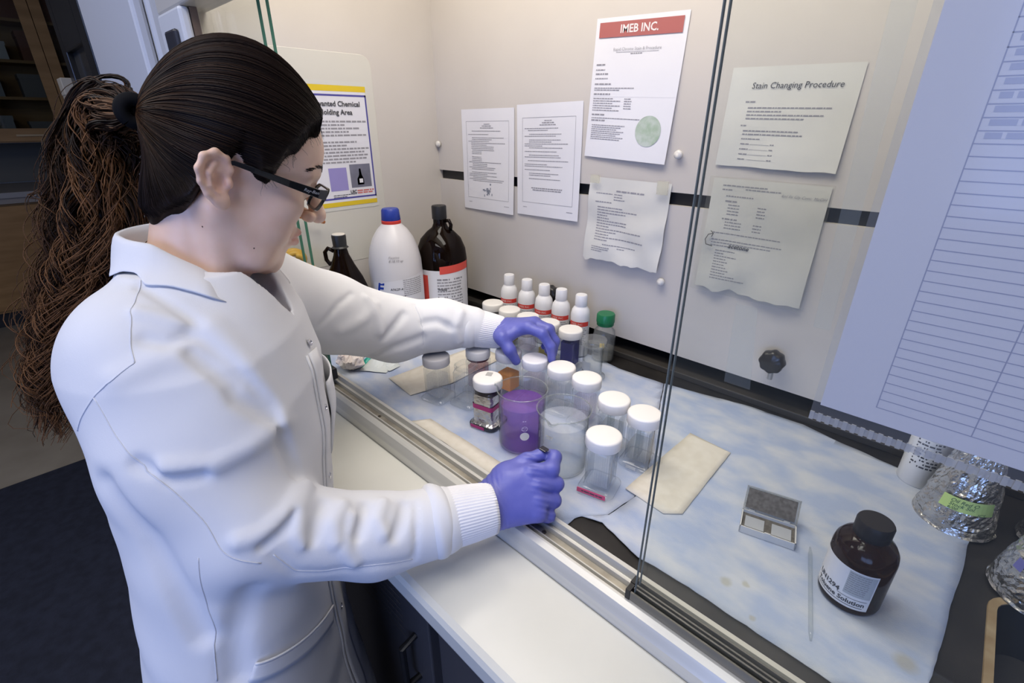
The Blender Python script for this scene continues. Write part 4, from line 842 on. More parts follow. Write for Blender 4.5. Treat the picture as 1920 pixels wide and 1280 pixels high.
put(t, text_lines([(-0.04, 0.03, -0.122, 0.002), (-0.04, 0.0, -0.127, 0.002)]), zf, M_ink, 'fine_print', 0.0008)
# white plate behind the poster / below it
tag(obj('wall_plate', MB().loft([[(XL, 0.655 + x, 0.455 + y) for x, y in rrect(0.32, 0.54, 0.03)], [(XL + 0.0008, 0.655 + x, 0.455 + y) for x, y in rrect(0.318, 0.538, 0.03)]], True, True, True), mat('plate_offwhite', (0.64, 0.615, 0.545), 0.3)), 'off-white rounded backing plate behind the poster', 'plate')
# chart taped on the outside of the right pane
t = thing('taped_chart', 'white ruled chart in a plastic sleeve taped to the right glass pane', 'paper'); 
t.matrix_world = Matrix.Translation((0.075, 0.3990, 0.53)) @ Matrix.Rotation(PI / 2, 4, 'X')
obj('sheet', MB().box((-0.125, -0.170, 0.0), (0.125, 0.190, 0.0005)), mat('chart_paper', (0.66, 0.63, 0.63), 0.6), t)
obj('sleeve', MB().box((-0.130, -0.178, 0.0007), (0.130, 0.195, 0.0011)), clear('chart_sleeve', (0.95, 0.96, 0.97), 1.4, 0.12, 1.0, haze=0.05, hazecol=(0.7, 0.70, 0.72)), t)
ln = MB()
for i in range(46):
    y = -0.158 + i * 0.0068; ln.add(quadmb(-0.092, y, 0.12, y + 0.0006).v, [(0, 1, 2, 3)])
for x in (-0.092, -0.040, 0.0, 0.04, 0.08): ln.add(quadmb(x, -0.158, x + 0.0007, 0.15).v, [(0, 1, 2, 3)])
put(t, ln, lambda x, y: 0.0006, mat('chart_rule', (0.34, 0.34, 0.42), 0.6), 'ruled_lines', 0)
ent = text_lines([(-0.088 + (0.02 if j else 0), -0.05 + 0.05 * j, 0.02 + i * 0.0068 + 0.0034, 0.0032) for i in range(18) for j in range(2)])
put(t, ent, lambda x, y: 0.0006, mat('chart_ink', (0.42, 0.42, 0.50), 0.6), 'entries', 0)
rbs = MB()
for i in range(46): rbs.box((-0.130 + i * 0.0056, -0.184, 0.0004), (-0.127 + i * 0.0056, -0.177, 0.0016))
obj('sleeve_edge', rbs.box((-0.130, -0.1835, 0.0003), (0.13, -0.178, 0.0009)), clear('sleeve_rib', (0.85, 0.86, 0.86), 1.4, 0.2, 1.0, haze=0.35, hazecol=(0.6, 0.6, 0.6)), t)
# hazy strips on the glass; the short patch stands in for a reflection
for lab, pts in (('hazy strip running down the right glass pane', [(-0.078, 0.70), (-0.064, 0.70), (-0.058, 0.42), (-0.069, 0.42)]), ('short hazy patch for a reflection on the glass beside the black knob', [(-0.127, 0.424), (-0.110, 0.424), (-0.102, 0.352), (-0.124, 0.352)])):
    mb = MB().loft([[(x, 0.3996, z) for x, z in pts], [(x, 0.3992, z) for x, z in pts]], True, True, True)
    tag(obj('hazy_strip', mb, clear('hazy_film', (0.97, 0.98, 0.97), 1.3, 0.3, 0.5, haze=0.04, hazecol=(0.75, 0.80, 0.80))), lab, 'tape')
# ------------------------------------------------------------------ implicit-surface modelling for the person
def V3(*a): return np.array(a, np.float32)
def cap_(P, a, b, ra, rb):
    a = np.asarray(a, np.float32); b = np.asarray(b, np.float32); ab = b - a
    pa = P - a; t = np.clip((pa @ ab) / (ab @ ab), 0, 1)
    return np.linalg.norm(pa - t[:, None] * ab, axis=1) - (ra + (rb - ra) * t)
def ell_(P, c, r, M=None):
    q = P - np.asarray(c, np.float32)
    if M is not None: q = q @ np.asarray(M, np.float32)
    r = np.asarray(r, np.float32)
    k0 = np.linalg.norm(q / r, axis=1); k1 = np.linalg.norm(q / (r * r), axis=1) + 1e-9
    return k0 * (k0 - 1) / k1
def smin(a, b, k): h = np.clip(0.5 + 0.5 * (b - a) / k, 0, 1); return b + (a - b) * h - k * h * (1 - h)
def smax(a, b, k): return -smin(-a, -b, k)
def chain(P, pts, rad, k=0.006):
    d = None
    for i in range(len(pts) - 1):
        e = cap_(P, pts[i], pts[i + 1], rad[i], rad[i + 1]); d = e if d is None else smin(d, e, k)
    return d
def polydist(P, pts):
    d = None
    for i in range(len(pts) - 1):
        e = cap_(P, pts[i], pts[i + 1], 0, 0); d = e if d is None else np.minimum(d, e)
    return d

def sdf_mesh(fn, lo, hi, h, B=8, margin=1.6):
    """sparse evaluation on a grid followed by surface nets; returns verts, quads"""
    lo = np.asarray(lo, float); hi = np.asarray(hi, float)
    nb = np.maximum(1, np.ceil((hi - lo) / (h * B)).astype(int)); n = nb * B + 1
    # coarse pass at block centres
    g = [lo[i] + (np.arange(nb[i]) + 0.5) * h * B for i in range(3)]
    C = np.stack(np.meshgrid(*g, indexing='ij'), -1).reshape(-1, 3).astype(np.float32)
    dc = fn(C); act = np.abs(dc) < h * B * 0.87 * margin
    A = np.empty(n, np.float32)
    blk = np.where(dc < 0, -1, 1).astype(np.float32).reshape(nb)
    full = np.repeat(np.repeat(np.repeat(blk, B, 0), B, 1), B, 2)
    A[:-1, :-1, :-1] = full; A[-1] = A[-2]; A[:, -1] = A[:, -2]; A[:, :, -1] = A[:, :, -2]
    idx = np.argwhere(act.reshape(nb))
    off = np.stack(np.meshgrid(*[np.arange(B + 1)] * 3, indexing='ij'), -1).reshape(-1, 3)
    for s in range(0, len(idx), 400):
        I = (idx[s:s + 400, None, :] * B + off[None]).reshape(-1, 3)
        A[I[:, 0], I[:, 1], I[:, 2]] = fn((lo + I * h).astype(np.float32))
    ins = A < 0
    c = np.zeros(np.array(n) - 1, np.uint8)
    for dx in (0, 1):
        for dy in (0, 1):
            for dz in (0, 1):
                c += ins[dx:n[0] - 1 + dx, dy:n[1] - 1 + dy, dz:n[2] - 1 + dz]
    cells = np.argwhere((c > 0) & (c < 8))
    vid = -np.ones(c.shape, np.int64); vid[cells[:, 0], cells[:, 1], cells[:, 2]] = np.arange(len(cells))
    acc = np.zeros((len(cells), 3)); cnt = np.zeros(len(cells))
    corners = [(0, 0, 0), (1, 0, 0), (0, 1, 0), (1, 1, 0), (0, 0, 1), (1, 0, 1), (0, 1, 1), (1, 1, 1)]
    val = [A[cells[:, 0] + a, cells[:, 1] + b, cells[:, 2] + d] for a, b, d in corners]
    for i in range(8):
        for j in range(i + 1, 8):
            di = np.array(corners[j]) - np.array(corners[i])
            if np.abs(di).sum() != 1: continue
            m = (val[i] < 0) != (val[j] < 0)
            t = np.where(m, val[i] / np.where(m, val[i] - val[j], 1), 0)
            acc[m] += (np.array(corners[i])[None] + t[m, None] * di[None]); cnt[m] += 1
    V = lo + (cells + acc / cnt[:, None]) * h
    Q = []
    for ax in range(3):
        o1, o2 = [(1, 2), (2, 0), (0, 1)][ax]
        sl0 = [slice(None)] * 3; sl1 = [slice(None)] * 3
        sl0[ax] = slice(0, n[ax] - 1); sl1[ax] = slice(1, n[ax])
        e = ins[tuple(sl0)] != ins[tuple(sl1)]
        E = np.argwhere(e); E = E[(E[:, o1] > 0) & (E[:, o2] > 0) & (E[:, o1] < n[o1] - 1) & (E[:, o2] < n[o2] - 1)]
        s = ins[E[:, 0], E[:, 1], E[:, 2]]
        u1 = np.zeros(3, int); u1[o1] = 1; u2 = np.zeros(3, int); u2[o2] = 1
        q = np.stack([vid[tuple((E - u1 - u2).T)], vid[tuple((E - u2).T)], vid[tuple(E.T)], vid[tuple((E - u1).T)]], 1)
        q[~s] = q[~s][:, ::-1]; Q.append(q)
    Q = np.concatenate(Q); Q = Q[(Q >= 0).all(1)]
    return V, Q
def np_mesh(name, V, Q, smooth=True):
    me = bpy.data.meshes.new(name); k = Q.shape[1]
    me.vertices.add(len(V)); me.vertices.foreach_set('co', np.asarray(V, np.float32).ravel())
    me.loops.add(Q.size); me.loops.foreach_set('vertex_index', Q.astype(np.int32).ravel())
    me.polygons.add(len(Q)); me.polygons.foreach_set('loop_start', np.arange(0, Q.size, k, dtype=np.int32)); me.polygons.foreach_set('loop_total', np.full(len(Q), k, np.int32))
    if smooth: me.polygons.foreach_set('use_smooth', np.ones(len(Q), bool))
    me.update(); me.validate()
    return me

# ---- skeleton (world coordinates, deck at z = 0)
FW = V3(0.60, 0.80, 0); SD = V3(0.80, -0.60, 0); UPV = V3(0, 0, 1)
HEAD = V3(-0.678, 0.205, 0.506)
HYAW, HPITCH, HROLL = math.radians(-8), math.radians(-20), math.radians(5.5)
HM = np.array((Matrix.Rotation(HYAW, 3, 'Z') @ Matrix.Rotation(HPITCH, 3, 'X') @ Matrix.Rotation(HROLL, 3, 'Y')), np.float32)
def h2w(p): return HEAD + np.asarray(p, np.float32) @ HM.T
NECKB = V3(-0.700, 0.139, 0.376)
SHR = V3(-0.640, 0.068, 0.320); ELR = V3(-0.512, 0.092, 0.128); WRR = V3(-0.396, 0.352, 0.060)
SHL = V3(-0.835, 0.235, 0.315); ELL = V3(-0.825, 0.500, 0.165); WRL = V3(-0.705, 0.685, 0.138)

# ---- head
def head_local(p):
    X = np.abs(p[:, 0]); S = np.stack([X, p[:, 1], p[:, 2]], 1)      # mirrored
    d = ell_(p, (0, 0.006, 0.047), (0.0735, 0.078, 0.090))
    d = smin(d, ell_(p, (0, 0.040, 0.046), (0.062, 0.062, 0.056)), 0.03)
    d = smin(d, ell_(p, (0, 0.028, -0.022), (0.060, 0.058, 0.058)), 0.025)
    d = smin(d, ell_(S, (0.042, 0.054, -0.016), (0.024, 0.026, 0.021)), 0.018)
    d = smin(d, ell_(S, (0.035, 0.041, -0.050), (0.028, 0.031, 0.031)), 0.02)
    d = smin(d, ell_(p, (0, 0.055, -0.060), (0.030, 0.036, 0.030)), 0.018)
    d = smin(d, cap_(S, (0.050, -0.006, -0.040), (0.038, 0.036, -0.086), 0.019, 0.018), 0.02)
    d = smin(d, cap_(S, (0.038, 0.036, -0.086), (0.0, 0.060, -0.097), 0.018, 0.017), 0.02)
    d = smin(d, ell_(p, (0, 0.064, -0.101), (0.019, 0.016, 0.016)), 0.015)
    d = smin(d, ell_(p, (0, 0.016, -0.080), (0.047, 0.056, 0.034)), 0.02)
    d = smin(d, cap_(S, (0.010, 0.093, 0.027), (0.045, 0.074, 0.027), 0.008, 0.008), 0.014)
    d = smax(d, -ell_(S, (0.031, 0.102, 0.008), (0.017, 0.016, 0.011)), 0.012)
    d = smin(d, ell_(S, (0.031, 0.0770, 0.007), (0.0135, 0.0135, 0.0115)), 0.004)
    # nose
    d = smin(d, cap_(p, (0, 0.092, 0.020), (0, 0.113, -0.020), 0.0080, 0.0100), 0.010)
    d = smin(d, ell_(p, (0, 0.1150, -0.026), (0.0115, 0.0105, 0.0100)), 0.006)
    d = smin(d, ell_(S, (0.0130, 0.099, -0.028), (0.0072, 0.0098, 0.0075)), 0.005)
    d = smax(d, -ell_(S, (0.0062, 0.103, -0.038), (0.0034, 0.006, 0.0045)), 0.003)
    # lips
    d = smin(d, cap_(S, (0.021, 0.080, -0.0585), (0.0, 0.0935, -0.0545), 0.0042, 0.0056), 0.005)
    d = smin(d, cap_(S, (0.020, 0.079, -0.0625), (0.0, 0.0915, -0.0670), 0.0044, 0.0066), 0.005)
    d = smax(d, -cap_(S, (0.025, 0.081, -0.0605), (0.0, 0.0975, -0.0600), 0.0012, 0.0014), 0.0025)
    # cheek crease and mouth-corner crease
    d = d + 0.0020 * np.exp(-(polydist(S, [V3(0.017, 0.098, -0.028), V3(0.027, 0.086, -0.043), V3(0.031, 0.076, -0.056)]) / 0.0032) ** 2)
    d = d + 0.0015 * np.exp(-(polydist(S, [V3(0.027, 0.072, -0.064), V3(0.032, 0.064, -0.076), V3(0.033, 0.060, -0.086)]) / 0.003) ** 2)
    return d
EAR_C = V3(0.0725, -0.018, -0.002)
def ear_local(p):
    # right ear; local coordinates: a = backwards, b = up, o = outwards
    q = (p - EAR_C) / 0.86
    t = math.radians(12); b = q[:, 2] * math.cos(t) - q[:, 1] * math.sin(t); a = -(q[:, 1] * math.cos(t) + q[:, 2] * math.sin(t)); o = q[:, 0] - 0.28 * np.maximum(a + 0.012, 0)
    E = np.stack([a, b, o], 1)
    plate = ell_(E, (0.006, 0.004, 0.004), (0.0185, 0.030, 0.0045))
    helix = chain(E, [V3(-0.008, 0.002, 0.003), V3(-0.012, 0.014, 0.004), V3(-0.008, 0.027, 0.006), V3(0.004, 0.034, 0.008), V3(0.017, 0.029, 0.010), V3(0.0235, 0.015, 0.011), V3(0.022, 0.000, 0.010), V3(0.015, -0.015, 0.008), V3(0.007, -0.024, 0.006)], [0.0030, 0.0040, 0.0044, 0.0047, 0.0047, 0.0044, 0.004, 0.004, 0.005], 0.004)
    d = smin(plate, helix, 0.004)
    d = smin(d, ell_(E, (-0.001, -0.026, 0.005), (0.0092, 0.0105, 0.0055)), 0.006)
    anti = chain(E, [V3(0.004, 0.022, 0.007), V3(0.012, 0.010, 0.009), V3(0.012, -0.004, 0.009), V3(0.004, -0.014, 0.008)], [0.003, 0.0036, 0.0036, 0.003], 0.003)
    d = smin(d, anti, 0.003)
    d = smax(d, -ell_(E, (0.001, -0.001, 0.011), (0.0085, 0.012, 0.0085)), 0.003)
    d = smax(d, -chain(E, [V3(-0.002, 0.024, 0.013), V3(0.010, 0.026, 0.015), V3(0.0175, 0.014, 0.017), V3(0.0165, 0.0, 0.016)], [0.004] * 4, 0.003), 0.003)
    d = smin(d, ell_(E, (-0.010, -0.003, 0.006), (0.0045, 0.0065, 0.005)), 0.003)
    return d * 0.86
NECK_T = h2w((0, -0.022, -0.035))
def neck_sd(P):
    d = cap_(P, NECK_T, NECKB, 0.046, 0.046)
    d = smin(d, cap_(P, h2w((0, 0.000, -0.070)), NECKB + FW * 0.016 + V3(0, 0, -0.02), 0.036, 0.040), 0.02)
    # the muscle from behind the ear to the collar bone
    d = smin(d, cap_(P, h2w((0.052, -0.018, -0.035)), NECKB + FW * 0.045 + SD * 0.018 + V3(0, 0, -0.01), 0.013, 0.011), 0.016)
    d = smin(d, cap_(P, NECKB + V3(0, 0, -0.03), NECKB + V3(0, 0, -0.10), 0.055, 0.08), 0.04)
    return d
def bust(P):
    p = (P - HEAD) @ HM
    d = head_local(p)
    d = smin(d, neck_sd(P), 0.014)
    ear = ear_local(p)
    d = smin(d, ear, 0.0035)
    pl = p * V3(-1, 1, 1); d = smin(d, ear_local(pl), 0.0035)
    return d
def body_low(P):
    d = chain(P, [NECKB, V3(-0.665, 0.125, 0.22), V3(-0.622, 0.10, 0.02), V3(-0.612, 0.08, -0.15)], [0.05, 0.088, 0.080, 0.090], 0.05)
    for sh, el, wr in ((SHR, ELR, WRR), (SHL, ELL, WRL)):
        d = smin(d, cap_(P, NECKB + V3(0, 0, -0.05), sh, 0.04, 0.040), 0.04)
        d = smin(d, cap_(P, sh, el, 0.040, 0.030), 0.03)
    d = smin(d, chain(P, [ELR, V3(-0.455, 0.212, 0.070), V3(-0.420, 0.292, 0.062), WRR], [0.030, 0.028, 0.025, 0.022], 0.02), 0.02)
    d = smin(d, chain(P, [ELL, V3(-0.775, 0.585, 0.160), V3(-0.737, 0.640, 0.150), WRL], [0.030, 0.028, 0.025, 0.022], 0.02), 0.02)
    d = smin(d, cap_(P, WRR, WRR + V3(0.03, 0.05, 0.0), 0.018, 0.012), 0.015)
    d = smin(d, cap_(P, WRL, WRL + V3(0.05, 0.02, 0.018), 0.018, 0.010), 0.015)
    for s in (-1, 1):
        hip = V3(-0.622, 0.07, -0.18) + SD * 0.085 * s; kn = V3(-0.622, 0.07, -0.50) + SD * 0.10 * s; an = V3(-0.622, 0.05, -0.85) + SD * 0.105 * s
        d = smin(d, cap_(P, hip, kn, 0.085, 0.058), 0.05); d = smin(d, cap_(P, kn, an, 0.058, 0.038), 0.02)
        d = smin(d, cap_(P, an + V3(0, 0, -0.035), an + FW * 0.14 + V3(0, 0, -0.042), 0.036, 0.028), 0.02)
    return d
PERSON = thing('person', 'woman in a white lab coat and blue gloves leaning over the hood sill', 'person', (-0.622, 0.06, FL))
def pchild(name, me, m, parent=PERSON):
    """world-space mesh as a part of the person"""
    base = Vector(PERSON.location)
    me.transform(Matrix.Translation(-base))
    if m and not me.materials: me.materials.append(m)
    o = bpy.data.objects.new(name, me); COL.objects.link(o); o.parent = parent
    return o

def skin_material():
    m = noisy('skin', (0.80, 0.545, 0.405), (0.84, 0.59, 0.45), 40, 0.42, bump=0.12, bscale=900, bdist=0.0006)
    b = m.node_tree.nodes['Principled BSDF']
    b.inputs['Subsurface Weight'].default_value = 0.15; b.inputs['Subsurface Radius'].default_value = (0.012, 0.005, 0.003); b.inputs['Subsurface Scale'].default_value = 0.4
    at = m.node_tree.nodes.new('ShaderNodeAttribute'); at.attribute_name = 'tone'
    rp = [n for n in m.node_tree.nodes if n.type == 'VALTORGB'][0]
    mx = m.node_tree.nodes.new('ShaderNodeMixRGB'); mx.blend_type = 'MULTIPLY'; mx.inputs[0].default_value = 1
    m.node_tree.links.new(rp.outputs[0], mx.inputs[1]); m.node_tree.links.new(at.outputs['Color'], mx.inputs[2]); m.node_tree.links.new(mx.outputs[0], b.inputs['Base Color'])
    return m
M_skin = skin_material()
hc = h2w((0, 0, 0))
Vb, Qb = sdf_mesh(bust, np.array(hc) - [0.17, 0.17, 0.20], np.array(hc) + [0.17, 0.17, 0.18], 0.0016)
Vl, Ql = sdf_mesh(body_low, (-1.02, -0.20, FL), (-0.28, 0.80, 0.40), 0.010)
bm_ = np_mesh('body', np.concatenate([Vb, Vl]), np.concatenate([Qb, Ql + len(Vb)]))
# skin tone: lips and ears a little redder, brow hair darker (flat pigment)
tone = np.ones((len(bm_.vertices), 4), np.float32)
co = np.empty(len(bm_.vertices) * 3, np.float32); bm_.vertices.foreach_get('co', co); co = co.reshape(-1, 3)
pl_ = (co - HEAD) @ HM; S_ = np.stack([np.abs(pl_[:, 0]), pl_[:, 1], pl_[:, 2]], 1)
def blend(mask, c):
    global tone
    tone[:, :3] = tone[:, :3] * (1 - mask[:, None]) + np.array(c) * mask[:, None]
lip = np.exp(-(np.minimum(polydist(S_, [V3(0.021, 0.084, -0.059), V3(0, 0.099, -0.0550)]), polydist(S_, [V3(0.020, 0.083, -0.064), V3(0, 0.098, -0.068)])) / 0.006) ** 4)
blend(lip * 0.9, (0.88, 0.62, 0.62))
blend(np.exp(-(np.linalg.norm(S_ - V3(0.034, 0.085, -0.035), axis=1) / 0.022) ** 2) * 0.35, (1.03, 0.88, 0.86))
blend(np.exp(-(np.linalg.norm(S_ - V3(0.082, -0.012, 0.004), axis=1) / 0.028) ** 4) * 0.5, (1.0, 0.82, 0.80))
ca = bm_.color_attributes.new('tone', 'FLOAT_COLOR', 'POINT'); ca.data.foreach_set('color', tone.ravel())
pchild('body', bm_, M_skin)

#@F0
# cloth folds: 3-D line on the coat, height (+ ridge, - groove), width
FOLDS = [
    ([(-0.548, 0.094, 0.343), (-0.524, 0.115, 0.311), (-0.516, 0.117, 0.294), (-0.508, 0.142, 0.260), (-0.507, 0.149, 0.208), (-0.501, 0.154, 0.173)], -0.0118, 0.0076),
    ([(-0.561, 0.029, 0.334), (-0.553, 0.065, 0.344), (-0.548, 0.093, 0.342)], 0.0045, 0.012),
    ([(-0.510, 0.037, 0.249), (-0.497, 0.074, 0.241), (-0.497, 0.112, 0.244), (-0.509, 0.149, 0.248)], 0.0101, 0.0093),
    ([(-0.523, 0.020, 0.257), (-0.506, 0.039, 0.240), (-0.497, 0.063, 0.236)], -0.009, 0.0072),
    ([(-0.461, 0.070, 0.164), (-0.456, 0.091, 0.162), (-0.463, 0.122, 0.166), (-0.496, 0.155, 0.168)], 0.0118, 0.0079),
    ([(-0.451, 0.089, 0.152), (-0.455, 0.114, 0.158), (-0.462, 0.127, 0.163)], -0.0108, 0.0058),
    ([(-0.492, 0.157, 0.163), (-0.465, 0.135, 0.162), (-0.447, 0.122, 0.143), (-0.443, 0.124, 0.134)], 0.0125, 0.0065),
    ([(-0.458, 0.182, 0.140), (-0.443, 0.162, 0.135), (-0.431, 0.155, 0.120)], 0.0125, 0.0065),
    ([(-0.443, 0.226, 0.124), (-0.427, 0.208, 0.119), (-0.414, 0.206, 0.107)], 0.0108, 0.0065),
    ([(-0.442, 0.184, 0.131), (-0.424, 0.161, 0.107), (-0.418, 0.166, 0.087)], 0.0084, 0.0065),
    ([(-0.464, 0.161, 0.151), (-0.452, 0.149, 0.147), (-0.441, 0.134, 0.133)], -0.0118, 0.0065),
    ([(-0.446, 0.203, 0.130), (-0.436, 0.194, 0.126), (-0.426, 0.179, 0.116)], -0.0118, 0.0065),
    ([(-0.427, 0.245, 0.115), (-0.415, 0.232, 0.109), (-0.407, 0.218, 0.100)], -0.0101, 0.0065),
    ([(-0.446, 0.094, 0.136), (-0.441, 0.109, 0.102), (-0.431, 0.136, 0.087), (-0.405, 0.190, 0.074), (-0.395, 0.230, 0.057)], -0.003, 0.006),
    ([(-0.548, -0.009, 0.235), (-0.520, 0.006, 0.173), (-0.500, 0.011, 0.116), (-0.482, 0.015, 0.050)], -0.0087, 0.0119),
    ([(-0.621, 0.081, 0.402), (-0.596, 0.093, 0.389), (-0.568, 0.109, 0.365)], -0.0054, 0.0059),
    ([(-0.568, 0.062, 0.363), (-0.560, 0.078, 0.357), (-0.561, 0.098, 0.358)], -0.0054, 0.0068),
    ([(-0.591, 0.066, 0.386), (-0.574, 0.093, 0.371), (-0.567, 0.105, 0.364)], 0.005, 0.0068),
    ([(-0.566, 0.101, 0.363), (-0.537, 0.121, 0.329), (-0.514, 0.145, 0.272)], -0.005, 0.0076),
    ([(-0.566, 0.123, 0.361), (-0.531, 0.139, 0.315), (-0.514, 0.159, 0.244)], 0.0034, 0.014),
    ([(-0.778, 0.393, 0.281), (-0.764, 0.357, 0.272), (-0.761, 0.320, 0.247)], -0.0045, 0.0051),
    ([(-0.780, 0.422, 0.263), (-0.767, 0.430, 0.234), (-0.761, 0.432, 0.199)], 0.0094, 0.0079),
    ([(-0.763, 0.441, 0.186), (-0.763, 0.465, 0.201), (-0.771, 0.493, 0.215)], -0.0078, 0.0072),
    ([(-0.781, 0.528, 0.222), (-0.756, 0.523, 0.198), (-0.749, 0.518, 0.148)], -0.0034, 0.0043),
    ([(-0.751, 0.527, 0.193), (-0.739, 0.548, 0.194), (-0.719, 0.572, 0.176)], -0.0094, 0.0072),
    ([(-0.727, 0.603, 0.201), (-0.718, 0.575, 0.175), (-0.718, 0.585, 0.143)], 0.0094, 0.0072),
    ([(-0.796, 0.420, 0.140), (-0.766, 0.456, 0.155), (-0.747, 0.515, 0.165)], -0.0078, 0.0079),
    ([(-0.760, 0.355, 0.226), (-0.760, 0.398, 0.233), (-0.779, 0.439, 0.249)], 0.0045, 0.0102),
    ([(-0.459, 0.066, 0.094), (-0.467, 0.039, 0.035), (-0.462, 0.029, -0.014)], -0.007, 0.0136),
    ([(-0.423, 0.260, 0.111), (-0.405, 0.247, 0.101), (-0.394, 0.232, 0.062)], -0.004, 0.005),
]
SEAMS = {
    's_back': [(-0.569, 0.009, 0.319), (-0.550, 0.012, 0.287), (-0.522, 0.020, 0.256), (-0.501, 0.038, 0.224), (-0.483, 0.051, 0.188), (-0.467, 0.054, 0.157), (-0.456, 0.064, 0.146), (-0.448, 0.081, 0.134)],
    's_yoke': [(-0.648, 0.090, 0.409), (-0.606, 0.070, 0.394), (-0.579, 0.055, 0.373), (-0.568, 0.049, 0.359), (-0.558, 0.048, 0.345)],
    's_arm': [(-0.558, 0.048, 0.345), (-0.560, 0.031, 0.335), (-0.568, 0.011, 0.321), (-0.582, -0.005, 0.296), (-0.591, -0.011, 0.280)],
    's_side': [(-0.481, 0.035, 0.153), (-0.481, 0.026, 0.086), (-0.475, 0.020, 0.033), (-0.470, 0.012, -0.010)],
    's_fore': [(-0.446, 0.094, 0.136), (-0.441, 0.109, 0.102), (-0.431, 0.136, 0.087), (-0.405, 0.190, 0.074), (-0.395, 0.230, 0.057)],
    'placket_r': [(-0.591, 0.156, 0.377), (-0.575, 0.174, 0.349), (-0.551, 0.185, 0.298), (-0.546, 0.197, 0.250), (-0.544, 0.198, 0.203), (-0.546, 0.198, 0.152), (-0.484, 0.175, 0.149)],
    'placket_l': [(-0.674, 0.219, 0.352), (-0.600, 0.223, 0.314), (-0.589, 0.232, 0.251), (-0.628, 0.254, 0.165), (-0.625, 0.247, 0.110), (-0.611, 0.235, 0.054)],
    'pocket_top': [(-0.460, 0.050, -0.008), (-0.465, 0.086, -0.028), (-0.490, 0.127, -0.056), (-0.526, 0.164, -0.083), (-0.575, 0.200, -0.129)],
    'pocket_bot': [(-0.456, 0.047, -0.034), (-0.464, 0.089, -0.081), (-0.496, 0.139, -0.144), (-0.550, 0.185, -0.195), (-0.616, 0.223, -0.217)],
    's_band': [(-0.423, 0.260, 0.111), (-0.405, 0.247, 0.101), (-0.394, 0.232, 0.062)],
    'f_seam': [(-0.781, 0.528, 0.222), (-0.756, 0.523, 0.198), (-0.749, 0.518, 0.148)],
}
#@F1
# ---- lab coat
TZ = np.array([-0.62, -0.40, -0.20, -0.05, 0.08, 0.18, 0.26, 0.32, 0.36, 0.40])
TCX = np.array([-0.608, -0.608, -0.610, -0.616, -0.628, -0.644, -0.656, -0.670, -0.682, -0.690])
TCY = np.array([0.070, 0.070, 0.076, 0.094, 0.116, 0.130, 0.136, 0.140, 0.146, 0.152])
TRW = np.array([0.215, 0.205, 0.190, 0.178, 0.174, 0.172, 0.168, 0.154, 0.122, 0.080])
TRD = np.array([0.160, 0.146, 0.124, 0.110, 0.110, 0.116, 0.118, 0.108, 0.090, 0.066])
def torso_sd(P):
    z = P[:, 2]; cx = np.interp(z, TZ, TCX); cy = np.interp(z, TZ, TCY); rw = np.interp(z, TZ, TRW); rd = np.interp(z, TZ, TRD)
    qx = P[:, 0] - cx; qy = P[:, 1] - cy
    u = (qx * SD[0] + qy * SD[1]) / rw; v = (qx * FW[0] + qy * FW[1]) / rd
    k = (np.abs(u) ** 2.3 + np.abs(v) ** 2.3) ** (1 / 2.3)
    d = (k - 1) * np.minimum(rw, rd) * 0.85
    return np.maximum(np.maximum(d, z - 0.40), -0.60 - z)
SLR = [SHR, V3(-0.580, 0.062, 0.222), ELR, V3(-0.455, 0.212, 0.070), V3(-0.420, 0.292, 0.062)]
SLL = [SHL, V3(-0.835, 0.37, 0.235), ELL, V3(-0.775, 0.585, 0.165), V3(-0.737, 0.640, 0.154)]
def coat_sd(P):
    d = torso_sd(P)
    for s, sl in ((SHR, SLR), (SHL, SLL)):
        d = smin(d, cap_(P, NECKB + V3(0, 0, -0.045), s, 0.062, 0.072), 0.05)
    far = chain(P, SLL, [0.082, 0.072, 0.066, 0.053, 0.044], 0.02)
    d = smin(d, far, 0.03)
    near = chain(P, SLR, [0.074, 0.071, 0.060, 0.051, 0.045], 0.02)
    d = smin(d, near, 0.018)
    # open neck
    d = smax(d, -cap_(P, NECKB + V3(0, 0, 0.06), NECKB + V3(0, 0, -0.03), 0.062, 0.052), 0.01)
    d = smax(d, -cap_(P, NECKB + FW * 0.05 + V3(0, 0, 0.02), V3(-0.625, 0.222, 0.292), 0.045, 0.012), 0.008)
    for pts, amp, w in FOLDS:
        pts = np.asarray(pts, np.float32); lo = pts.min(0) - 3 * w; hi = pts.max(0) + 3 * w
        m = ((P > lo) & (P < hi)).all(1)
        if m.any(): d[m] -= amp * np.exp(-(polydist(P[m], pts) / w) ** 2)
    n = np.sin(P[:, 0] * 31 + 2.0 * np.sin(P[:, 2] * 17)) * np.sin(P[:, 1] * 27 + 1.7 * np.sin(P[:, 2] * 23 + P[:, 0] * 11)) * np.sin(P[:, 2] * 19 + 1.0)
    return d - 0.0018 * n
M_coat = noisy('lab_coat_cotton', (0.74, 0.74, 0.76), (0.77, 0.77, 0.79), 6, 0.85, bump=0.15, bscale=700, bdist=0.0006, spec=0.2)
Vc, Qc = sdf_mesh(coat_sd, (-1.0, -0.22, -0.66), (-0.33, 0.72, 0.42), 0.0038)
COAT = pchild('lab_coat', np_mesh('lab_coat', Vc, Qc), M_coat)
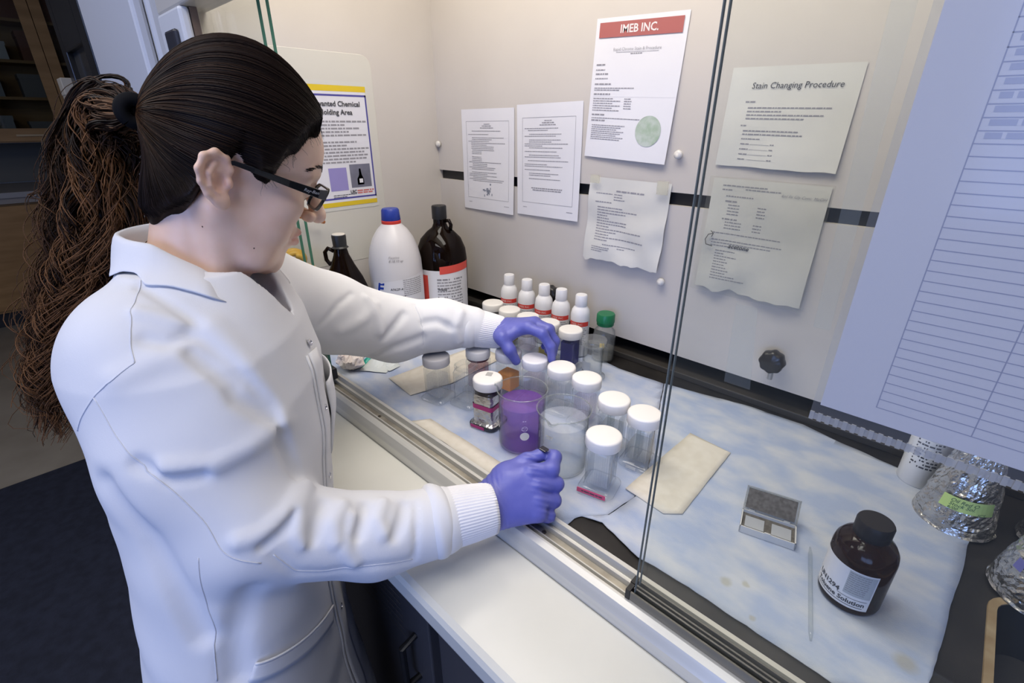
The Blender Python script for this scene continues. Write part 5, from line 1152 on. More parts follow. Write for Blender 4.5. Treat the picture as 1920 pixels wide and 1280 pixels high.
# ---- coat details
from mathutils.bvhtree import BVHTree
BV = BVHTree.FromPolygons([tuple(v) for v in Vc], [tuple(q) for q in Qc])
def on_coat(p, off=0.0):
    c, n, _, _ = BV.find_nearest(Vector(p)); return c + n * off
def smooth_line(pts, n=40):
    P = np.array([tuple(p)[:3] for p in pts], float); t = np.concatenate([[0], np.cumsum(np.linalg.norm(np.diff(P, axis=0), axis=1))]); t /= t[-1]
    x = np.linspace(0, 1, n); Q = np.stack([np.interp(x, t, P[:, i]) for i in range(3)], 1)
    for _ in range(3): Q[1:-1] = (Q[:-2] + 2 * Q[1:-1] + Q[2:]) / 4
    return Q
def mbchild(name, mb, m, parent=PERSON, smooth=True, ang=None):
    me = mesh_from(name, mb.v, mb.f, smooth)
    if smooth and ang: me.set_sharp_from_angle(angle=math.radians(ang))
    return pchild(name, me, m, parent)
M_seam = mat('coat_thread', (0.68, 0.69, 0.74), 0.9)
def seam(pts, r=0.0008, n=48, off=0.0001):
    mbchild('seam', MB().tube([on_coat(p, off) for p in smooth_line(pts, n)], r, 5), M_seam, COAT)
for k in ('s_back', 's_yoke', 's_arm', 's_side', 's_fore', 'f_seam'): seam(SEAMS[k])

# collar
def collar():
    th = np.array([0, 45, 90, 130, 150, 172.0]); T = np.linspace(-172, 172, 61)
    f = lambda tab, t: np.interp(abs(t), th, tab)
    rows = [[], [], [], [], [], []]
    for t in T:
        s = 1 if t >= 0 else -1
        def pt(ang, r, z): a = math.radians(ang) * s; return NECKB + (-FW * math.cos(a) + SD * math.sin(a)) * r + V3(0, 0, z - NECKB[2])
        rf, zf = f([.054, .054, .056, .060, .064, .068], t), f([.444, .444, .438, .406, .380, .354], t)
        ro, zo, ao = f([.064, .070, .080, .090, .091, .090], t), f([.402, .399, .392, .366, .346, .328], t), f([0, 45, 85, 116, 128, 138], t)
        A = pt(abs(t), rf - 0.006, zf - 0.035); B_ = pt(abs(t), rf - 0.003, zf - 0.003); C = pt(abs(t), rf + 0.001, zf + 0.001); D = pt(abs(t), rf + 0.005, zf - 0.002); E = pt(ao, ro, zo)
        mid = (D + E) / 2 + (D - NECKB) * V3(0.05, 0.05, 0)
        for r_, q in zip(rows, (A, B_, C, D, mid, E)): r_.append(q)
    for r_ in (rows[4], rows[5]):
        for i, q in enumerate(r_):
            c, n, _, dist = BV.find_nearest(Vector(q)); sd = (Vector(q) - c).dot(n)
            if sd < 0.0035: r_[i] = np.array(c + n * 0.0035)
    return MB().loft(rows, False)
co_ = mbchild('collar', collar(), M_coat, COAT)
so = co_.modifiers.new('thickness', 'SOLIDIFY'); so.thickness = 0.0022; so.offset = 0
sb = co_.modifiers.new('soft', 'SUBSURF'); sb.levels = 1; sb.render_levels = 1

# front placket: a doubled strip that follows the chest, with snaps
def strip(center, side, w, off, name, m=M_coat, th=0.0022):
    L = smooth_line(center, 40); a, b = [], []
    for i, p in enumerate(L):
        c, n, _, _ = BV.find_nearest(Vector(p)); tg = Vector(L[min(i + 1, 39)] - L[max(i - 1, 0)]).normalized(); sd = tg.cross(n).normalized() * side
        row = []
        for k in range(5):
            q = on_coat(c + sd * (w * k / 4), off); row.append(q)
        a.append(row)
    o = mbchild(name, MB().loft([[r[k] for r in a] for k in range(5)], False), m, COAT)
    so = o.modifiers.new('thickness', 'SOLIDIFY'); so.thickness = th; so.offset = 0
    return o
fc = []
for z in np.linspace(0.290, -0.56, 20):
    cx, cy, rd = np.interp(z, TZ, TCX), np.interp(z, TZ, TCY), np.interp(z, TZ, TRD)
    fc.append(V3(cx, cy, z) + FW * (rd + 0.02) + SD * 0.012)
strip(fc, -1, 0.036, 0.0022, 'placket')
strip([p + SD * 0.004 for p in fc], 1, 0.005, 0.0012, 'placket_edge')
M_snap = mat('snap_metal', (0.62, 0.62, 0.66), 0.25, 0.9)
def snap(p):
    c, n, _, _ = BV.find_nearest(Vector(p)); q = n.to_track_quat('Z', 'Y').to_matrix()
    mb = MB().lathe([(0.0046, 0.002), (0.0046, 0.0040), (0.0040, 0.0046), (0.0034, 0.0046), (0.0030, 0.0036), (0.0010, 0.0036)], 24).xf(lambda v: c + q @ v)
    mbchild('snap', mb, M_snap, COAT, True, 40)
for z in (0.30, 0.205, 0.10, -0.01, -0.12):
    cx, cy, rd = np.interp(z, TZ, TCX), np.interp(z, TZ, TCY), np.interp(z, TZ, TRD)
    snap(V3(cx, cy, z) + FW * (rd + 0.03) - SD * 0.006)
# hip pocket and breast pocket: patches that follow the cloth
def patch(cz, ang, w, h, name, off=0.004, curve=0.0, nx=14, nz=14):
    rows = []
    for j in range(nz + 1):
        v = j / nz; row = []
        for i in range(nx + 1):
            u = i / nx - 0.5; z = cz - h * v - curve * (u + 0.5) * (1 - v)
            cx, cy, rw, rd = (np.interp(z, TZ, t) for t in (TCX, TCY, TRW, TRD))
            a = ang + u * w / 0.16
            q = V3(cx, cy, z) + (FW * math.cos(a) * rd + SD * math.sin(a) * rw) * 1.3
            row.append(on_coat(q, off * (1 - 0.75 * v ** 3) * (1 - 0.5 * (2 * u) ** 6)))
        rows.append(row)
    o = mbchild(name, MB().loft(rows, False), M_coat, COAT); so = o.modifiers.new('thickness', 'SOLIDIFY'); so.thickness = 0.0025; so.offset = 0
    return rows
PTOP = [Vector(p) for p in SEAMS['pocket_top'][:4]]
strip(PTOP, 1, 0.024, 0.003, 'pocket_band')
mbchild('pocket_edge', MB().tube([on_coat(p, 0.004) for p in smooth_line(PTOP, 40)], 0.0014, 6), M_coat, COAT)
pk = patch(0.222, -0.50, 0.10, 0.11, 'breast_pocket', 0.010, 0.0)
# sleeve hems and ribbed knit cuffs
def ribtube(pts, rad, ribs, amp, n=240, wav=0.0):
    pts = [Vector(tuple(map(float, p))) for p in pts]; rings = []; up = Vector((0, 0, 1))
    for i, p in enumerate(pts):
        d = (pts[min(i + 1, len(pts) - 1)] - pts[max(i - 1, 0)]).normalized(); x = d.cross(up).normalized(); y = x.cross(d)
        rings.append([p + (x * math.cos(a) + y * math.sin(a)) * (rad[i] + amp * math.cos(ribs * a) + wav * math.sin(3 * a + i * 0.9)) for a in [2 * PI * j / n for j in range(n)]])
    return MB().loft(rings, True)
def lerp(a, b, k): return [a + (b - a) * i / (k - 1) for i in range(k)]
M_knit = noisy('knit_cotton', (0.80, 0.79, 0.82), (0.84, 0.83, 0.85), 30, 0.9, bump=0.3, bscale=900, bdist=0.0006, spec=0.2)
WR2 = V3(-0.388, 0.362, 0.058); WL2 = V3(-0.697, 0.690, 0.137)
for a, b, c, r0 in ((V3(-0.427, 0.277, 0.064), V3(-0.416, 0.303, 0.062), WR2, 0.049), (V3(-0.752, 0.617, 0.157), V3(-0.732, 0.647, 0.152), WL2, 0.046)):
    hm = mbchild('sleeve_hem', ribtube(lerp(a, b, 7), [r0 - 0.004, r0, r0 + 0.0012, r0 + 0.0004, r0 - 0.001, r0 - 0.0035, r0 - 0.010], 0, 0, 64, 0.0012), M_coat, COAT)
    k = 14; L = lerp(b - (b - a) * 0.3, c, k)
    cf = mbchild('knit_cuff', ribtube(L + [L[-1] - (c - b) * 0.04], list(np.linspace(0.0415, 0.0352, k) + 0.0012 * np.sin(np.linspace(0, PI, k))) + [0.031], 60, 0.00055), M_knit, COAT)

# maroon shirt showing in the open neck
def shirt_sd(P):
    d = cap_(P, NECKB + FW * 0.035 + V3(0, 0, -0.045), V3(-0.640, 0.190, 0.22), 0.052, 0.06)
    return smin(d, cap_(P, NECKB + V3(0, 0, -0.06), NECKB + V3(0, 0, -0.12), 0.055, 0.07), 0.03)
Vs, Qs = sdf_mesh(shirt_sd, (-0.80, 0.02, 0.12), (-0.54, 0.30, 0.42), 0.005)
pchild('shirt', np_mesh('shirt', Vs, Qs), noisy('maroon_jersey', (0.10, 0.01, 0.03), (0.14, 0.015, 0.045), 30, 0.8))
mbchild('shirt_collar', MB().tube([NECKB + (-FW * math.cos(a) + SD * math.sin(a)) * 0.0535 + V3(0, 0, 0.024 - 0.044 * (1 - math.cos(a)) / 2) for a in [2 * PI * i / 40 for i in range(41)]], 0.0040, 8, False), MATS['maroon_jersey'])
# trousers below the hem
def trousers(P):
    d = None
    for s in (-1, 1):
        hip = V3(-0.612, 0.07, -0.20) + SD * 0.075 * s; kn = V3(-0.622, 0.07, -0.50) + SD * 0.10 * s; an = V3(-0.622, 0.05, -0.86) + SD * 0.105 * s
        e = smin(cap_(P, hip, kn, 0.095, 0.075), cap_(P, kn, an, 0.075, 0.062), 0.03); d = e if d is None else smin(d, e, 0.02)
    return np.maximum(d, -0.885 - P[:, 2])
Vs, Qs = sdf_mesh(trousers, (-0.86, -0.16, FL), (-0.38, 0.28, -0.08), 0.010)
pchild('trousers', np_mesh('trousers', Vs, Qs), mat('dark_trousers', (0.02, 0.022, 0.03), 0.85))

# ---- gloves
M_glove = noisy('violet_blue_nitrile', (0.098, 0.108, 0.40), (0.120, 0.130, 0.45), 18, 0.42, bump=0.5, bscale=55, stretch=(1, 1, 1), bdist=0.0012)
hh = Vector((0.50, 0.85, 0.13)).normalized(); nn = Vector((0.56, -0.45, 0.69)); nn = (nn - hh * nn.dot(hh)).normalized(); uu = nn.cross(hh)
HHv, NNv, UUv = V3(*hh), V3(*nn), V3(*uu)
def rw(h, u, n): return WRR + HHv * h + UUv * u + NNv * n
RF = [([rw(.080, .028, .002), rw(.112, .024, -.002), rw(.124, .040, -.012), rw(.113, .050, -.022)], [.0125, .0118, .0105, .009]),
      ([rw(.084, .008, .004), rw(.114, .002, -.010), rw(.112, .002, -.034), rw(.090, .004, -.042)], [.0120, .0112, .0100, .009]),
      ([rw(.079, -.012, .003), rw(.104, -.019, -.014), rw(.100, -.018, -.036), rw(.080, -.014, -.042)], [.0115, .0108, .0098, .009]),
      ([rw(.070, -.029, .000), rw(.090, -.037, -.016), rw(.086, -.036, -.034), rw(.070, -.030, -.040)], [.0108, .0100, .0092, .0085])]
RT = ([rw(.022, .022, -.010), rw(.050, .038, -.014), rw(.080, .046, -.016), rw(.104, .049, -.014)], [.018, .0155, .0122, .0100])
def rhand(P):
    d = cap_(P, WRR - (WRR - V3(-0.420, 0.292, 0.062)) * -0.25, rw(.0, .0, -.004), .030, .0295)
    d = cap_(P, rw(-.03, .0, -.006), rw(.012, .0, -.006), .029, .029)
    for u0, u1, r0, r1 in ((.016, .028, .0185, .0145), (.004, .008, .0205, .0165), (-.008, -.012, .0195, .0155), (-.016, -.029, .0170, .0130)):
        d = smin(d, cap_(P, rw(.010, u0, -.006), rw(.074, u1, -.002), r0, r1), 0.014)
    d = smin(d, ell_(P, rw(.045, .030, -.014), (.026, .026, .022)), 0.014)
    for pts, r in RF: d = smin(d, chain(P, pts, r, .005), .0045)
    d = smin(d, chain(P, RT[0], RT[1], .006), .005)
    # stretch wrinkles at the wrist and over the knuckles
    q = P - WRR; a = q @ HHv; u = q @ UUv; n = q @ NNv
    d = d - 0.0006 * np.sin(a * 900 + 6 * np.sin(u * 60)) * np.exp(-((a - 0.012) / 0.018) ** 2)
    d = d - 0.0007 * np.sin((u + 0.5 * a) * 700) * np.exp(-((a - 0.088) / 0.012) ** 2) * (n > -0.02)
    return d
Vg, Qg = sdf_mesh(rhand, np.array(rw(.05, 0, -.01)) - [.085, .10, .085], np.array(rw(.05, 0, -.01)) + [.085, .10, .085], 0.0017)
pchild('glove', np_mesh('glove', Vg, Qg), M_glove)
LFJ = [([V3(-.628, .700, .166), V3(-.594, .708, .160), V3(-.575, .714, .134), V3(-.572, .716, .104)], [.0120, .0112, .0100, .0085]),
       ([V3(-.634, .722, .167), V3(-.599, .732, .160), V3(-.583, .738, .136), V3(-.583, .733, .108)], [.0120, .0112, .0100, .0085]),
       ([V3(-.645, .742, .160), V3(-.613, .755, .150), V3(-.602, .756, .128), V3(-.604, .742, .106)], [.0115, .0106, .0096, .0085]),
       ([V3(-.660, .757, .150), V3(-.634, .772, .138), V3(-.626, .770, .118), V3(-.628, .757, .103)], [.0105, .0096, .0088, .008])]
LTJ = ([V3(-.690, .672, .146), V3(-.662, .657, .146), V3(-.640, .658, .124), V3(-.631, .668, .098)], [.017, .0150, .0122, .0098])
def lhand(P):
    d = cap_(P, V3(-0.730, 0.660, 0.143), V3(-0.690, 0.692, 0.140), .0285, .0285)
    for (pts, r), o in zip(LFJ, (V3(0, -.012, .004), V3(0, -.002, .006), V3(0, .008, .004), V3(0, .016, 0))):
        d = smin(d, cap_(P, V3(-0.688, 0.695, 0.142) + o, pts[0], .0195, .0145), .012)
    d = smin(d, cap_(P, V3(-.69, .68, .142), V3(-.650, .675, .152), .020, .012), .014)
    for pts, r in LFJ: d = smin(d, chain(P, pts, r, .006), .004)
    d = smin(d, chain(P, LTJ[0], LTJ[1], .008), .010)
    return d - 0.0005 * np.sin(P[:, 0] * 800 + 5 * np.sin(P[:, 1] * 90)) * np.exp(-((P[:, 0] + 0.69) / 0.02) ** 2)
Vg, Qg = sdf_mesh(lhand, (-0.77, 0.61, 0.075), (-0.545, 0.80, 0.205), 0.0018)
pchild('glove', np_mesh('glove', Vg, Qg), M_glove)
# what the near hand pinches
t = thing('cover_slip_chip', 'tiny dark glass chip pinched in the near gloved fingertips', 'glass chip', tuple(float(v) for v in rw(.111, .055, -.006)))
obj('chip', MB().box((-0.007, -0.005, -0.0015), (0.006, 0.005, 0.0015)), mat('dark_chip', (0.015, 0.015, 0.03), 0.1), t, bevel=0.001)
obj('clear_tip', MB().box((0.0062, -0.003, -0.003), (0.0095, 0.004, 0.002)), clear('chip_glass', (0.9, 0.9, 0.9), 1.5, 0.02, 1.5), t)

# ---- hair
HL_Y = np.array([-0.12, -0.085, -0.060, -0.040, -0.026, -0.006, 0.008, 0.018, 0.030, 0.042, 0.058, 0.075, 0.090, 0.12])
HL_Z = np.array([-0.090, -0.086, -0.074, -0.046, -0.012, 0.030, 0.022, 0.004, 0.008, 0.036, 0.058, 0.073, 0.084, 0.095])
def hair_sd(P):
    p = (P - HEAD) @ HM
    d = smin(head_local(p), neck_sd(P), 0.022)
    ab = p[:, 2] - np.interp(p[:, 1], HL_Y, HL_Z)
    ab = ab + 0.004 * np.sin(p[:, 1] * 260) * np.exp(-(ab / 0.01) ** 2)
    t = np.clip(ab * 0.55, -0.006, 0.0125) - 0.0008
    t = t + 0.010 * np.exp(-(np.linalg.norm(p - V3(0, -0.070, 0.036), axis=1) / 0.034) ** 2)     # gathered towards the tie
    return d - t
Vh, Qh = sdf_mesh(hair_sd, np.array(HEAD) - [0.14, 0.16, 0.10], np.array(HEAD) + [0.14, 0.14, 0.17], 0.0025)
keep = ((Vh - HEAD) @ HM)
ab = keep[:, 2] - np.interp(keep[:, 1], HL_Y, HL_Z)
qk = (ab[Qh] > -0.012).any(1); Qh = Qh[qk]
def hair_material(name, attr):
    m = mat(name, (0.012, 0.007, 0.005), 0.48, 0, 0.14); b = m.node_tree.nodes['Principled BSDF']
    if attr:
        a = m.node_tree.nodes.new('ShaderNodeAttribute'); a.attribute_name = 'shade'; m.node_tree.links.new(a.outputs['Color'], b.inputs['Base Color'])
    return m
M_hair = hair_material('dark_brown_hair', False); M_strand = hair_material('hair_strand', True)
HAIR = pchild('hair', np_mesh('hair', Vh, Qh), M_hair)
def strands(name, paths, radii, cols, sides=3):
    """paths (S,N,3), radii (S,N), cols (S,N,3) -> one mesh of thin tubes"""
    S, N, _ = paths.shape
    tg = np.gradient(paths, axis=1); tg /= np.linalg.norm(tg, axis=2, keepdims=True) + 1e-9
    ref = np.where(np.abs(tg[..., 2:3]) < 0.9, np.array([0, 0, 1.0]), np.array([1.0, 0, 0]))
    x = np.cross(tg, ref); x /= np.linalg.norm(x, axis=2, keepdims=True) + 1e-9; y = np.cross(tg, x)
    V = np.stack([paths + (x * math.cos(2 * PI * k / sides) + y * math.sin(2 * PI * k / sides)) * radii[..., None] for k in range(sides)], 2)
    idx = np.arange(S * N * sides).reshape(S, N, sides)
    a = idx[:, :-1]; b = idx[:, 1:]
    Q = np.stack([a, np.roll(a, -1, 2), np.roll(b, -1, 2), b], -1).reshape(-1, 4)
    me = np_mesh(name, V.reshape(-1, 3), Q)
    ca = me.color_attributes.new('shade', 'FLOAT_COLOR', 'POINT')
    C = np.ones((S, N, sides, 4), np.float32); C[..., :3] = cols[:, :, None, :]
    ca.data.foreach_set('color', C.ravel())
    return me
# combed-back strands over the scalp
HB = BVHTree.FromPolygons([tuple(v) for v in Vh], [tuple(q) for q in Qh])
HC = h2w((0, -0.005, 0.030)); TIE = h2w((0, -0.092, 0.036))
line = np.array([(-0.0, .096, .090), (.020, .096, .088), (.040, .084, .078), (.055, .066, .062), (.062, .048, .044), (.066, .034, .010), (.068, .020, .008), (.070, .006, .026), (.072, -.010, .034), (.073, -.028, -.010), (.066, -.045, -.045), (.050, -.062, -.068), (.028, -.075, -.078), (0, -.082, -.082)])
def hair_ray(dirs):
    out = np.zeros_like(dirs)
    for i, d in enumerate(dirs):
        dv = Vector(d).normalized(); h = HB.ray_cast(Vector(HC) + dv * 0.30, -dv)
        out[i] = np.array(h[0]) if h[0] is not None else HC + np.array(dv) * 0.09
    return out
rng = np.random.default_rng(5)
NS, NP = 2000, 24
tt = np.linspace(0, 1, len(line)); u = rng.random(NS); side = np.where(rng.random(NS) < 0.62, 1.0, -1.0)
st = np.stack([np.interp(u, tt, line[:, k]) for k in range(3)], 1); st[:, 0] *= side
mid = rng.random(NS) < 0.35
tl = np.array(((TIE - HEAD) @ HM)); c0 = np.array((HC - HEAD) @ HM)
d0 = st - c0; d0 /= np.linalg.norm(d0, axis=1, keepdims=True); d1 = (tl - c0) / np.linalg.norm(tl - c0)
paths = np.zeros((NS, NP, 3)); om = np.arccos(np.clip(d0 @ d1, -1, 1))
for j in range(NP):
    s = j / (NP - 1); s0 = np.where(mid, 0.15 + 0.6 * s, s * 0.97)
    s0 = s0 ** 1.0
    dd = (np.sin((1 - s0) * om)[:, None] * d0 + np.sin(s0 * om)[:, None] * d1) / np.sin(om)[:, None]
    paths[:, j] = dd
jit = rng.normal(0, 0.012, (NS, 1, 3)); paths = paths + jit
pp = hair_ray((paths.reshape(-1, 3) @ HM.T)).reshape(NS, NP, 3)
nrm = pp - HC; nrm /= np.linalg.norm(nrm, axis=2, keepdims=True)
lift = rng.uniform(-0.0006, 0.0012, (NS, 1)) + 0.0009 * np.sin(np.linspace(0, PI, NP))[None]
pp = pp + nrm * lift[..., None]
bright = np.clip(rng.normal(0.30, 0.35, NS), 0, 1)[:, None]
along = np.linspace(0.15, 1.0, NP)[None]
mixv = np.clip(bright * along ** 2, 0, 1)[..., None]
cols = np.array([0.010, 0.0055, 0.0045]) * (1 - mixv) + np.array([0.085, 0.038, 0.014]) * mixv
rad = np.full((NS, NP), 0.00045) * (0.35 + 0.65 * np.sin(np.linspace(0.15, PI - 0.2, NP)))[None]
pchild('hair_strands', strands('hair_strands', pp, rad, cols), M_strand, HAIR)
# short wisps along the hairline
NW = 70; u = rng.random(NW) * 0.46; side = np.where(rng.random(NW) < 0.8, 1.0, -1.0)
st = np.stack([np.interp(u, tt, line[:, k]) for k in range(3)], 1) + rng.normal(0, 0.003, (NW, 3)) + np.array([0, -0.004, 0.004]); st[:, 0] *= side
dr = np.array([0.0, 0.55, -0.85]) + rng.normal(0, 0.35, (NW, 3)); dr[:, 0] = 0; wl = rng.uniform(0.004, 0.012, (NW, 1)); n = 9
FB = BVHTree.FromPolygons([tuple(v) for v in Vb], [tuple(q) for q in Qb])
W3 = np.zeros((NW, n, 3))
for i in range(NW):
    ph = rng.random() * 6; last = None
    for j in range(n):
        s = j / (n - 1); p = st[i] + dr[i] * wl[i] * s + np.array([0, 0.003 * math.sin(ph + 5 * s) * s, -0.003 * s * s])
        q, nv, _, _ = FB.find_nearest(Vector(h2w(p))); W3[i, j] = np.array(q + nv * (0.0005 + 0.0015 * s))
pchild('hair_wisps', strands('hair_wisps', W3, np.tile(np.linspace(0.00022, 0.00008, n), (NW, 1)), np.tile(np.array([0.018, 0.010, 0.007]), (NW, n, 1))), M_strand, HAIR)
# eyebrows
brow = smooth_line([(0.012, 0.098, 0.034), (0.026, 0.095, 0.040), (0.040, 0.084, 0.040), (0.052, 0.070, 0.033)], 40)
NB = 150; ub = rng.random(NB); sb_ = np.where(rng.random(NB) < 0.6, 1.0, -1.0); B3 = np.zeros((NB, 6, 3))
for i in range(NB):
    p0 = np.array([np.interp(ub[i], np.linspace(0, 1, 40), brow[:, k]) for k in range(3)]) + np.array([0, 0, rng.normal(0, 0.0014) * (1 - 0.6 * ub[i])])
    for j in range(6):
        p = p0 + np.array([0.0055, -0.004, 0.002 - 0.002 * ub[i]]) * (j / 5); p[0] *= sb_[i]
        q, nv, _, _ = FB.find_nearest(Vector(h2w(p))); B3[i, j] = np.array(q + nv * 0.0006)
pchild('eyebrows', strands('eyebrows', B3, np.tile(np.linspace(0.0005, 0.00015, 6), (NB, 1)), np.tile(np.array([0.03, 0.017, 0.012]), (NB, 6, 1))), M_strand, HAIR)
# ponytail: dark core and many curled locks
PT = [((-0.79, 0.147, 0.581), 0.014), ((-0.812, 0.128, 0.578), 0.026), ((-0.826, 0.119, 0.560), 0.034), ((-0.822, 0.107, 0.516), 0.050), ((-0.809, 0.095, 0.461), 0.066), ((-0.812, 0.065, 0.404), 0.056), ((-0.816, 0.026, 0.348), 0.042), ((-0.820, -0.005, 0.289), 0.034), ((-0.818, -0.029, 0.236), 0.028), ((-0.800, -0.037, 0.190), 0.014)]
PT[0] = (tuple(float(v) for v in TIE), 0.013); 
PC = smooth_line([p for p, _ in PT], 60); PW = np.interp(np.linspace(0, 1, 60), np.linspace(0, 1, len(PT)), [w for _, w in PT])
e1 = np.array([0.721, 0.693, 0.0]); e2 = np.array([-0.631, 0.656, -0.413])
def tail_frame(T):
    T = T / (np.linalg.norm(T, axis=-1, keepdims=True) + 1e-9); v = e2 / np.linalg.norm(e2)
    A = np.cross(T, v); A /= np.linalg.norm(A, axis=-1, keepdims=True) + 1e-9
    return A, np.cross(A, T)
FA, FBv = tail_frame(np.gradient(PC, axis=0))
core = []
for i in range(0, 52, 3):
    c = PC[i]; w = PW[i] * 0.66; core.append([tuple(c + FA[i] * w * math.cos(a) + FBv[i] * w * 0.6 * math.sin(a)) for a in [2 * PI * k / 20 for k in range(20)]])
PONY = mbchild('ponytail', MB().loft(core, True, True, True), M_hair, HAIR)
NK, PERL, NP = 78, 12, 90
NS = NK * PERL; lk = np.repeat(np.arange(NK), PERL)
def per_lock(v): return np.asarray(v)[lk]
a = rng.uniform(0, 2 * PI, NK); rr = np.sqrt(rng.uniform(0.06, 1.0, NK)); oa, ob = per_lock(rr * np.cos(a)), per_lock(rr * np.sin(a))
endk = np.where(rng.random(NK) < 0.5, rng.uniform(0.86, 1.03, NK), rng.uniform(0.5, 0.92, NK))
endp = per_lock(endk) * rng.uniform(0.93, 1.02, NS); turns = per_lock(rng.uniform(4.5, 8.0, NK) * endk); ph = per_lock(rng.uniform(0, 2 * PI, NK)); cr = per_lock(rng.uniform(0.55, 1.35, NK)); sg = per_lock(np.where(rng.random(NK) < 0.5, 1, -1))
fly = (rng.random(NS) < 0.10)
s = np.linspace(0, 1, NP)[None] * endp[:, None]
xs = np.linspace(0, 1, 60)
Cn = np.stack([np.interp(np.minimum(s, 1), xs, PC[:, k]) for k in range(3)], -1) + np.maximum(s - 1, 0)[..., None] * np.array([0, 0, -0.4])
Wd = np.interp(s, xs, PW)
wob = 1 + 0.16 * np.sin(s * 8 + ph[:, None] * 2) + np.where(fly, 0.35, 0)[:, None] * s
AX = np.stack([np.interp(np.minimum(s, 1), xs, FA[:, k]) for k in range(3)], -1); BX = np.stack([np.interp(np.minimum(s, 1), xs, FBv[:, k]) for k in range(3)], -1)
P3 = Cn + AX * (oa[:, None] * Wd * wob)[..., None] + BX * (ob[:, None] * Wd * 0.66 * wob)[..., None]
cu = (0.001 + 0.0095 * np.clip(s * 1.5, 0, 1) ** 0.9) * cr[:, None] * np.clip(s * 10, 0, 1) * np.where(fly, 1.5, 1.0)[:, None]
ang = ph[:, None] + rng.normal(0, 0.30, (NS, 1)) + sg[:, None] * 2 * PI * turns[:, None] * np.linspace(0, 1, NP)[None] ** 1.2 * np.where(fly, rng.uniform(0.8, 1.3, NS), 1)[:, None]
P3 = P3 + AX * (cu * np.cos(ang))[..., None] + BX * (cu * 0.9 * np.sin(ang))[..., None] + np.array([0, 0, 1.0]) * (cu * 0.35 * np.sin(ang + 0.7))[..., None]
so_ = rng.normal(0, 1, (NS, 1, 3)) * 0.0026
P3 = P3 + so_ * (0.25 + np.clip(s * 2, 0, 1) * 0.75)[..., None]
lf = np.clip(0.14 + 0.22 * oa[:, None] + per_lock(rng.normal(0, 0.20, NK))[:, None] + rng.normal(0, 0.14, (NS, 1)) + 0.45 * s, 0, 1)[..., None]
cols = np.array([0.011, 0.006, 0.0045]) * (1 - lf) + np.array([0.19, 0.088, 0.036]) * lf
rad = np.tile(np.linspace(0.0010, 0.00042, NP), (NS, 1)) * rng.uniform(0.6, 1.25, (NS, 1))
# keep the locks outside the coat
flat = P3.reshape(-1, 3); near = np.where((flat[:, 2] < 0.46))[0]
for i in near:
    c, nv, _, dist = BV.find_nearest(Vector(flat[i]), 0.08)
    if c is not None:
        sdv = (Vector(flat[i]) - c).dot(nv)
        if sdv < 0.002: flat[i] = np.array(c + nv * 0.003)
P3 = flat.reshape(P3.shape)
pchild('curled_locks', strands('curled_locks', P3, rad, cols), M_strand, HAIR)
# hair tie
def ring_at(c, axis, r, t, n=28):
    ax = Vector(axis).normalized(); x = ax.orthogonal().normalized(); y = ax.cross(x)
    return MB().tube([Vector(c) + (x * math.cos(2 * PI * i / n) + y * math.sin(2 * PI * i / n)) * r for i in range(n + 1)], t, 10, False)
tdir = np.array(PC[4] - PC[0])
ht = mbchild('hair_tie', ring_at(TIE, tdir, 0.0115, 0.0072), mat('black_elastic', (0.004, 0.004, 0.005), 0.8, 0, 0.15), PERSON)
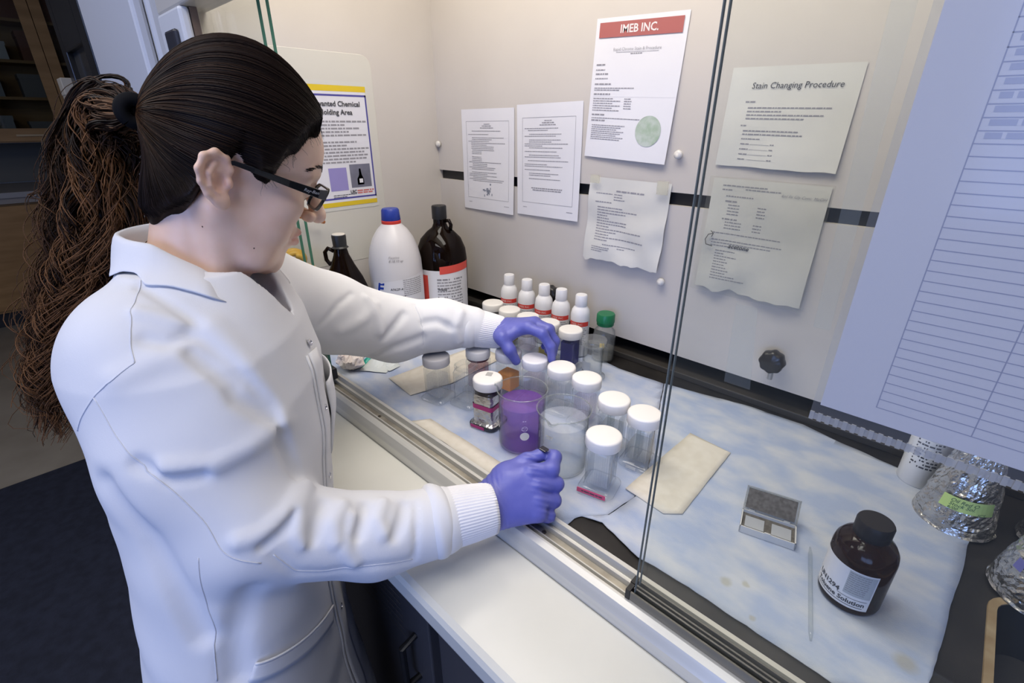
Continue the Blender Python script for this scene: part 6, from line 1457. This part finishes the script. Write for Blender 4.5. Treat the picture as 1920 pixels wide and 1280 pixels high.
# ---- glasses
M_frame = mat('glossy_black_frame', (0.006, 0.006, 0.007), 0.12, coat=0.5)
def hw(p): return Vector(tuple(float(v) for v in h2w(p)))
GL = None
def bar(pts, hts, th, m, name, parent):
    rings = []
    for (x, y, z), hgt in zip(pts, hts):
        rings.append([hw((x - th / 2, y, z - hgt / 2)), hw((x + th / 2, y, z - hgt / 2)), hw((x + th / 2, y, z + hgt / 2)), hw((x - th / 2, y, z + hgt / 2))])
    o = mbchild(name, MB().loft(rings, True, True, True), m, parent, False); bv = o.modifiers.new('bevel', 'BEVEL'); bv.width = 0.0008; bv.segments = 2
    return o
GY, GZ = 0.0985, 0.003
def rim(cx):
    out = []; base = rrect(0.050, 0.032, 0.010, 6); mb = MB(); rings = []
    for dy, g in ((0, 1.0), (0.0035, 1.0), (0.0035, 0.86), (0, 0.86)):
        rings.append([hw((cx + x * (1 if g == 1.0 else 0.90), GY + dy + 0.30 * z - 0.16 * abs(cx + x) ** 1.6, GZ + z * g)) for x, z in base])
    rings.append(rings[0]); return mb.loft(rings, True)
GL = mbchild('glasses', rim(0.032), M_frame, PERSON, True, 40)
GL['label'] = 'black framed rectangular glasses'
mbchild('rim', rim(-0.032), M_frame, GL, True, 40)
bar([(0.007, 0.1015, 0.008), (-0.007, 0.1015, 0.008)], [0.005, 0.005], 0.004, M_frame, 'bridge', GL)
for sx in (1, -1):
    bar([(sx * 0.0570, 0.1005, 0.011), (sx * 0.0660, 0.098, 0.0115), (sx * 0.0730, 0.086, 0.0115), (sx * 0.0765, 0.050, 0.0145), (sx * 0.0775, 0.012, 0.0185), (sx * 0.0765, -0.008, 0.0200), (sx * 0.074, -0.026, 0.008), (sx * 0.072, -0.032, -0.010)], [0.013, 0.013, 0.0105, 0.008, 0.006, 0.005, 0.005, 0.004], 0.0032, M_frame, 'temple', GL)
    lens = MB().add([hw((sx * 0.032 + x * 0.9, GY + 0.0015 + 0.30 * z - 0.16 * abs(sx * 0.032 + x) ** 1.6, GZ + z * 0.88)) for x, z in rrect(0.050, 0.032, 0.010, 6)], [tuple(range(28))])
    mbchild('lens', lens, clear('lens_glass', (0.95, 0.96, 0.96), 1.5, 0.01, 1.0), GL, False)
tx = text_mb('Ray-Ban', 0.0055, shear=0.3).xf(lambda p: hw((0.0762 + 0.0004 + 0.02 * (0.072 - (0.072 + p.x)), 0.076 + p.x, 0.0125 + p.y)))
mbchild('temple_lettering', tx, mat('silver_print', (0.55, 0.55, 0.56), 0.3, 0.5), GL, False)
# tiny moles on the cheek and neck
for q in ((0.060, 0.030, -0.072), (0.060, -0.028, -0.062)):
    c, nv, _, _ = FB.find_nearest(hw(q)); mbchild('mole', MB().lathe([(0.0011, -0.0003), (0.0008, 0.0004), (0.0002, 0.0006)], 8).xf(lambda v: c + nv.to_track_quat('Z', 'Y').to_matrix() @ v), mat('mole_brown', (0.10, 0.05, 0.035), 0.6))
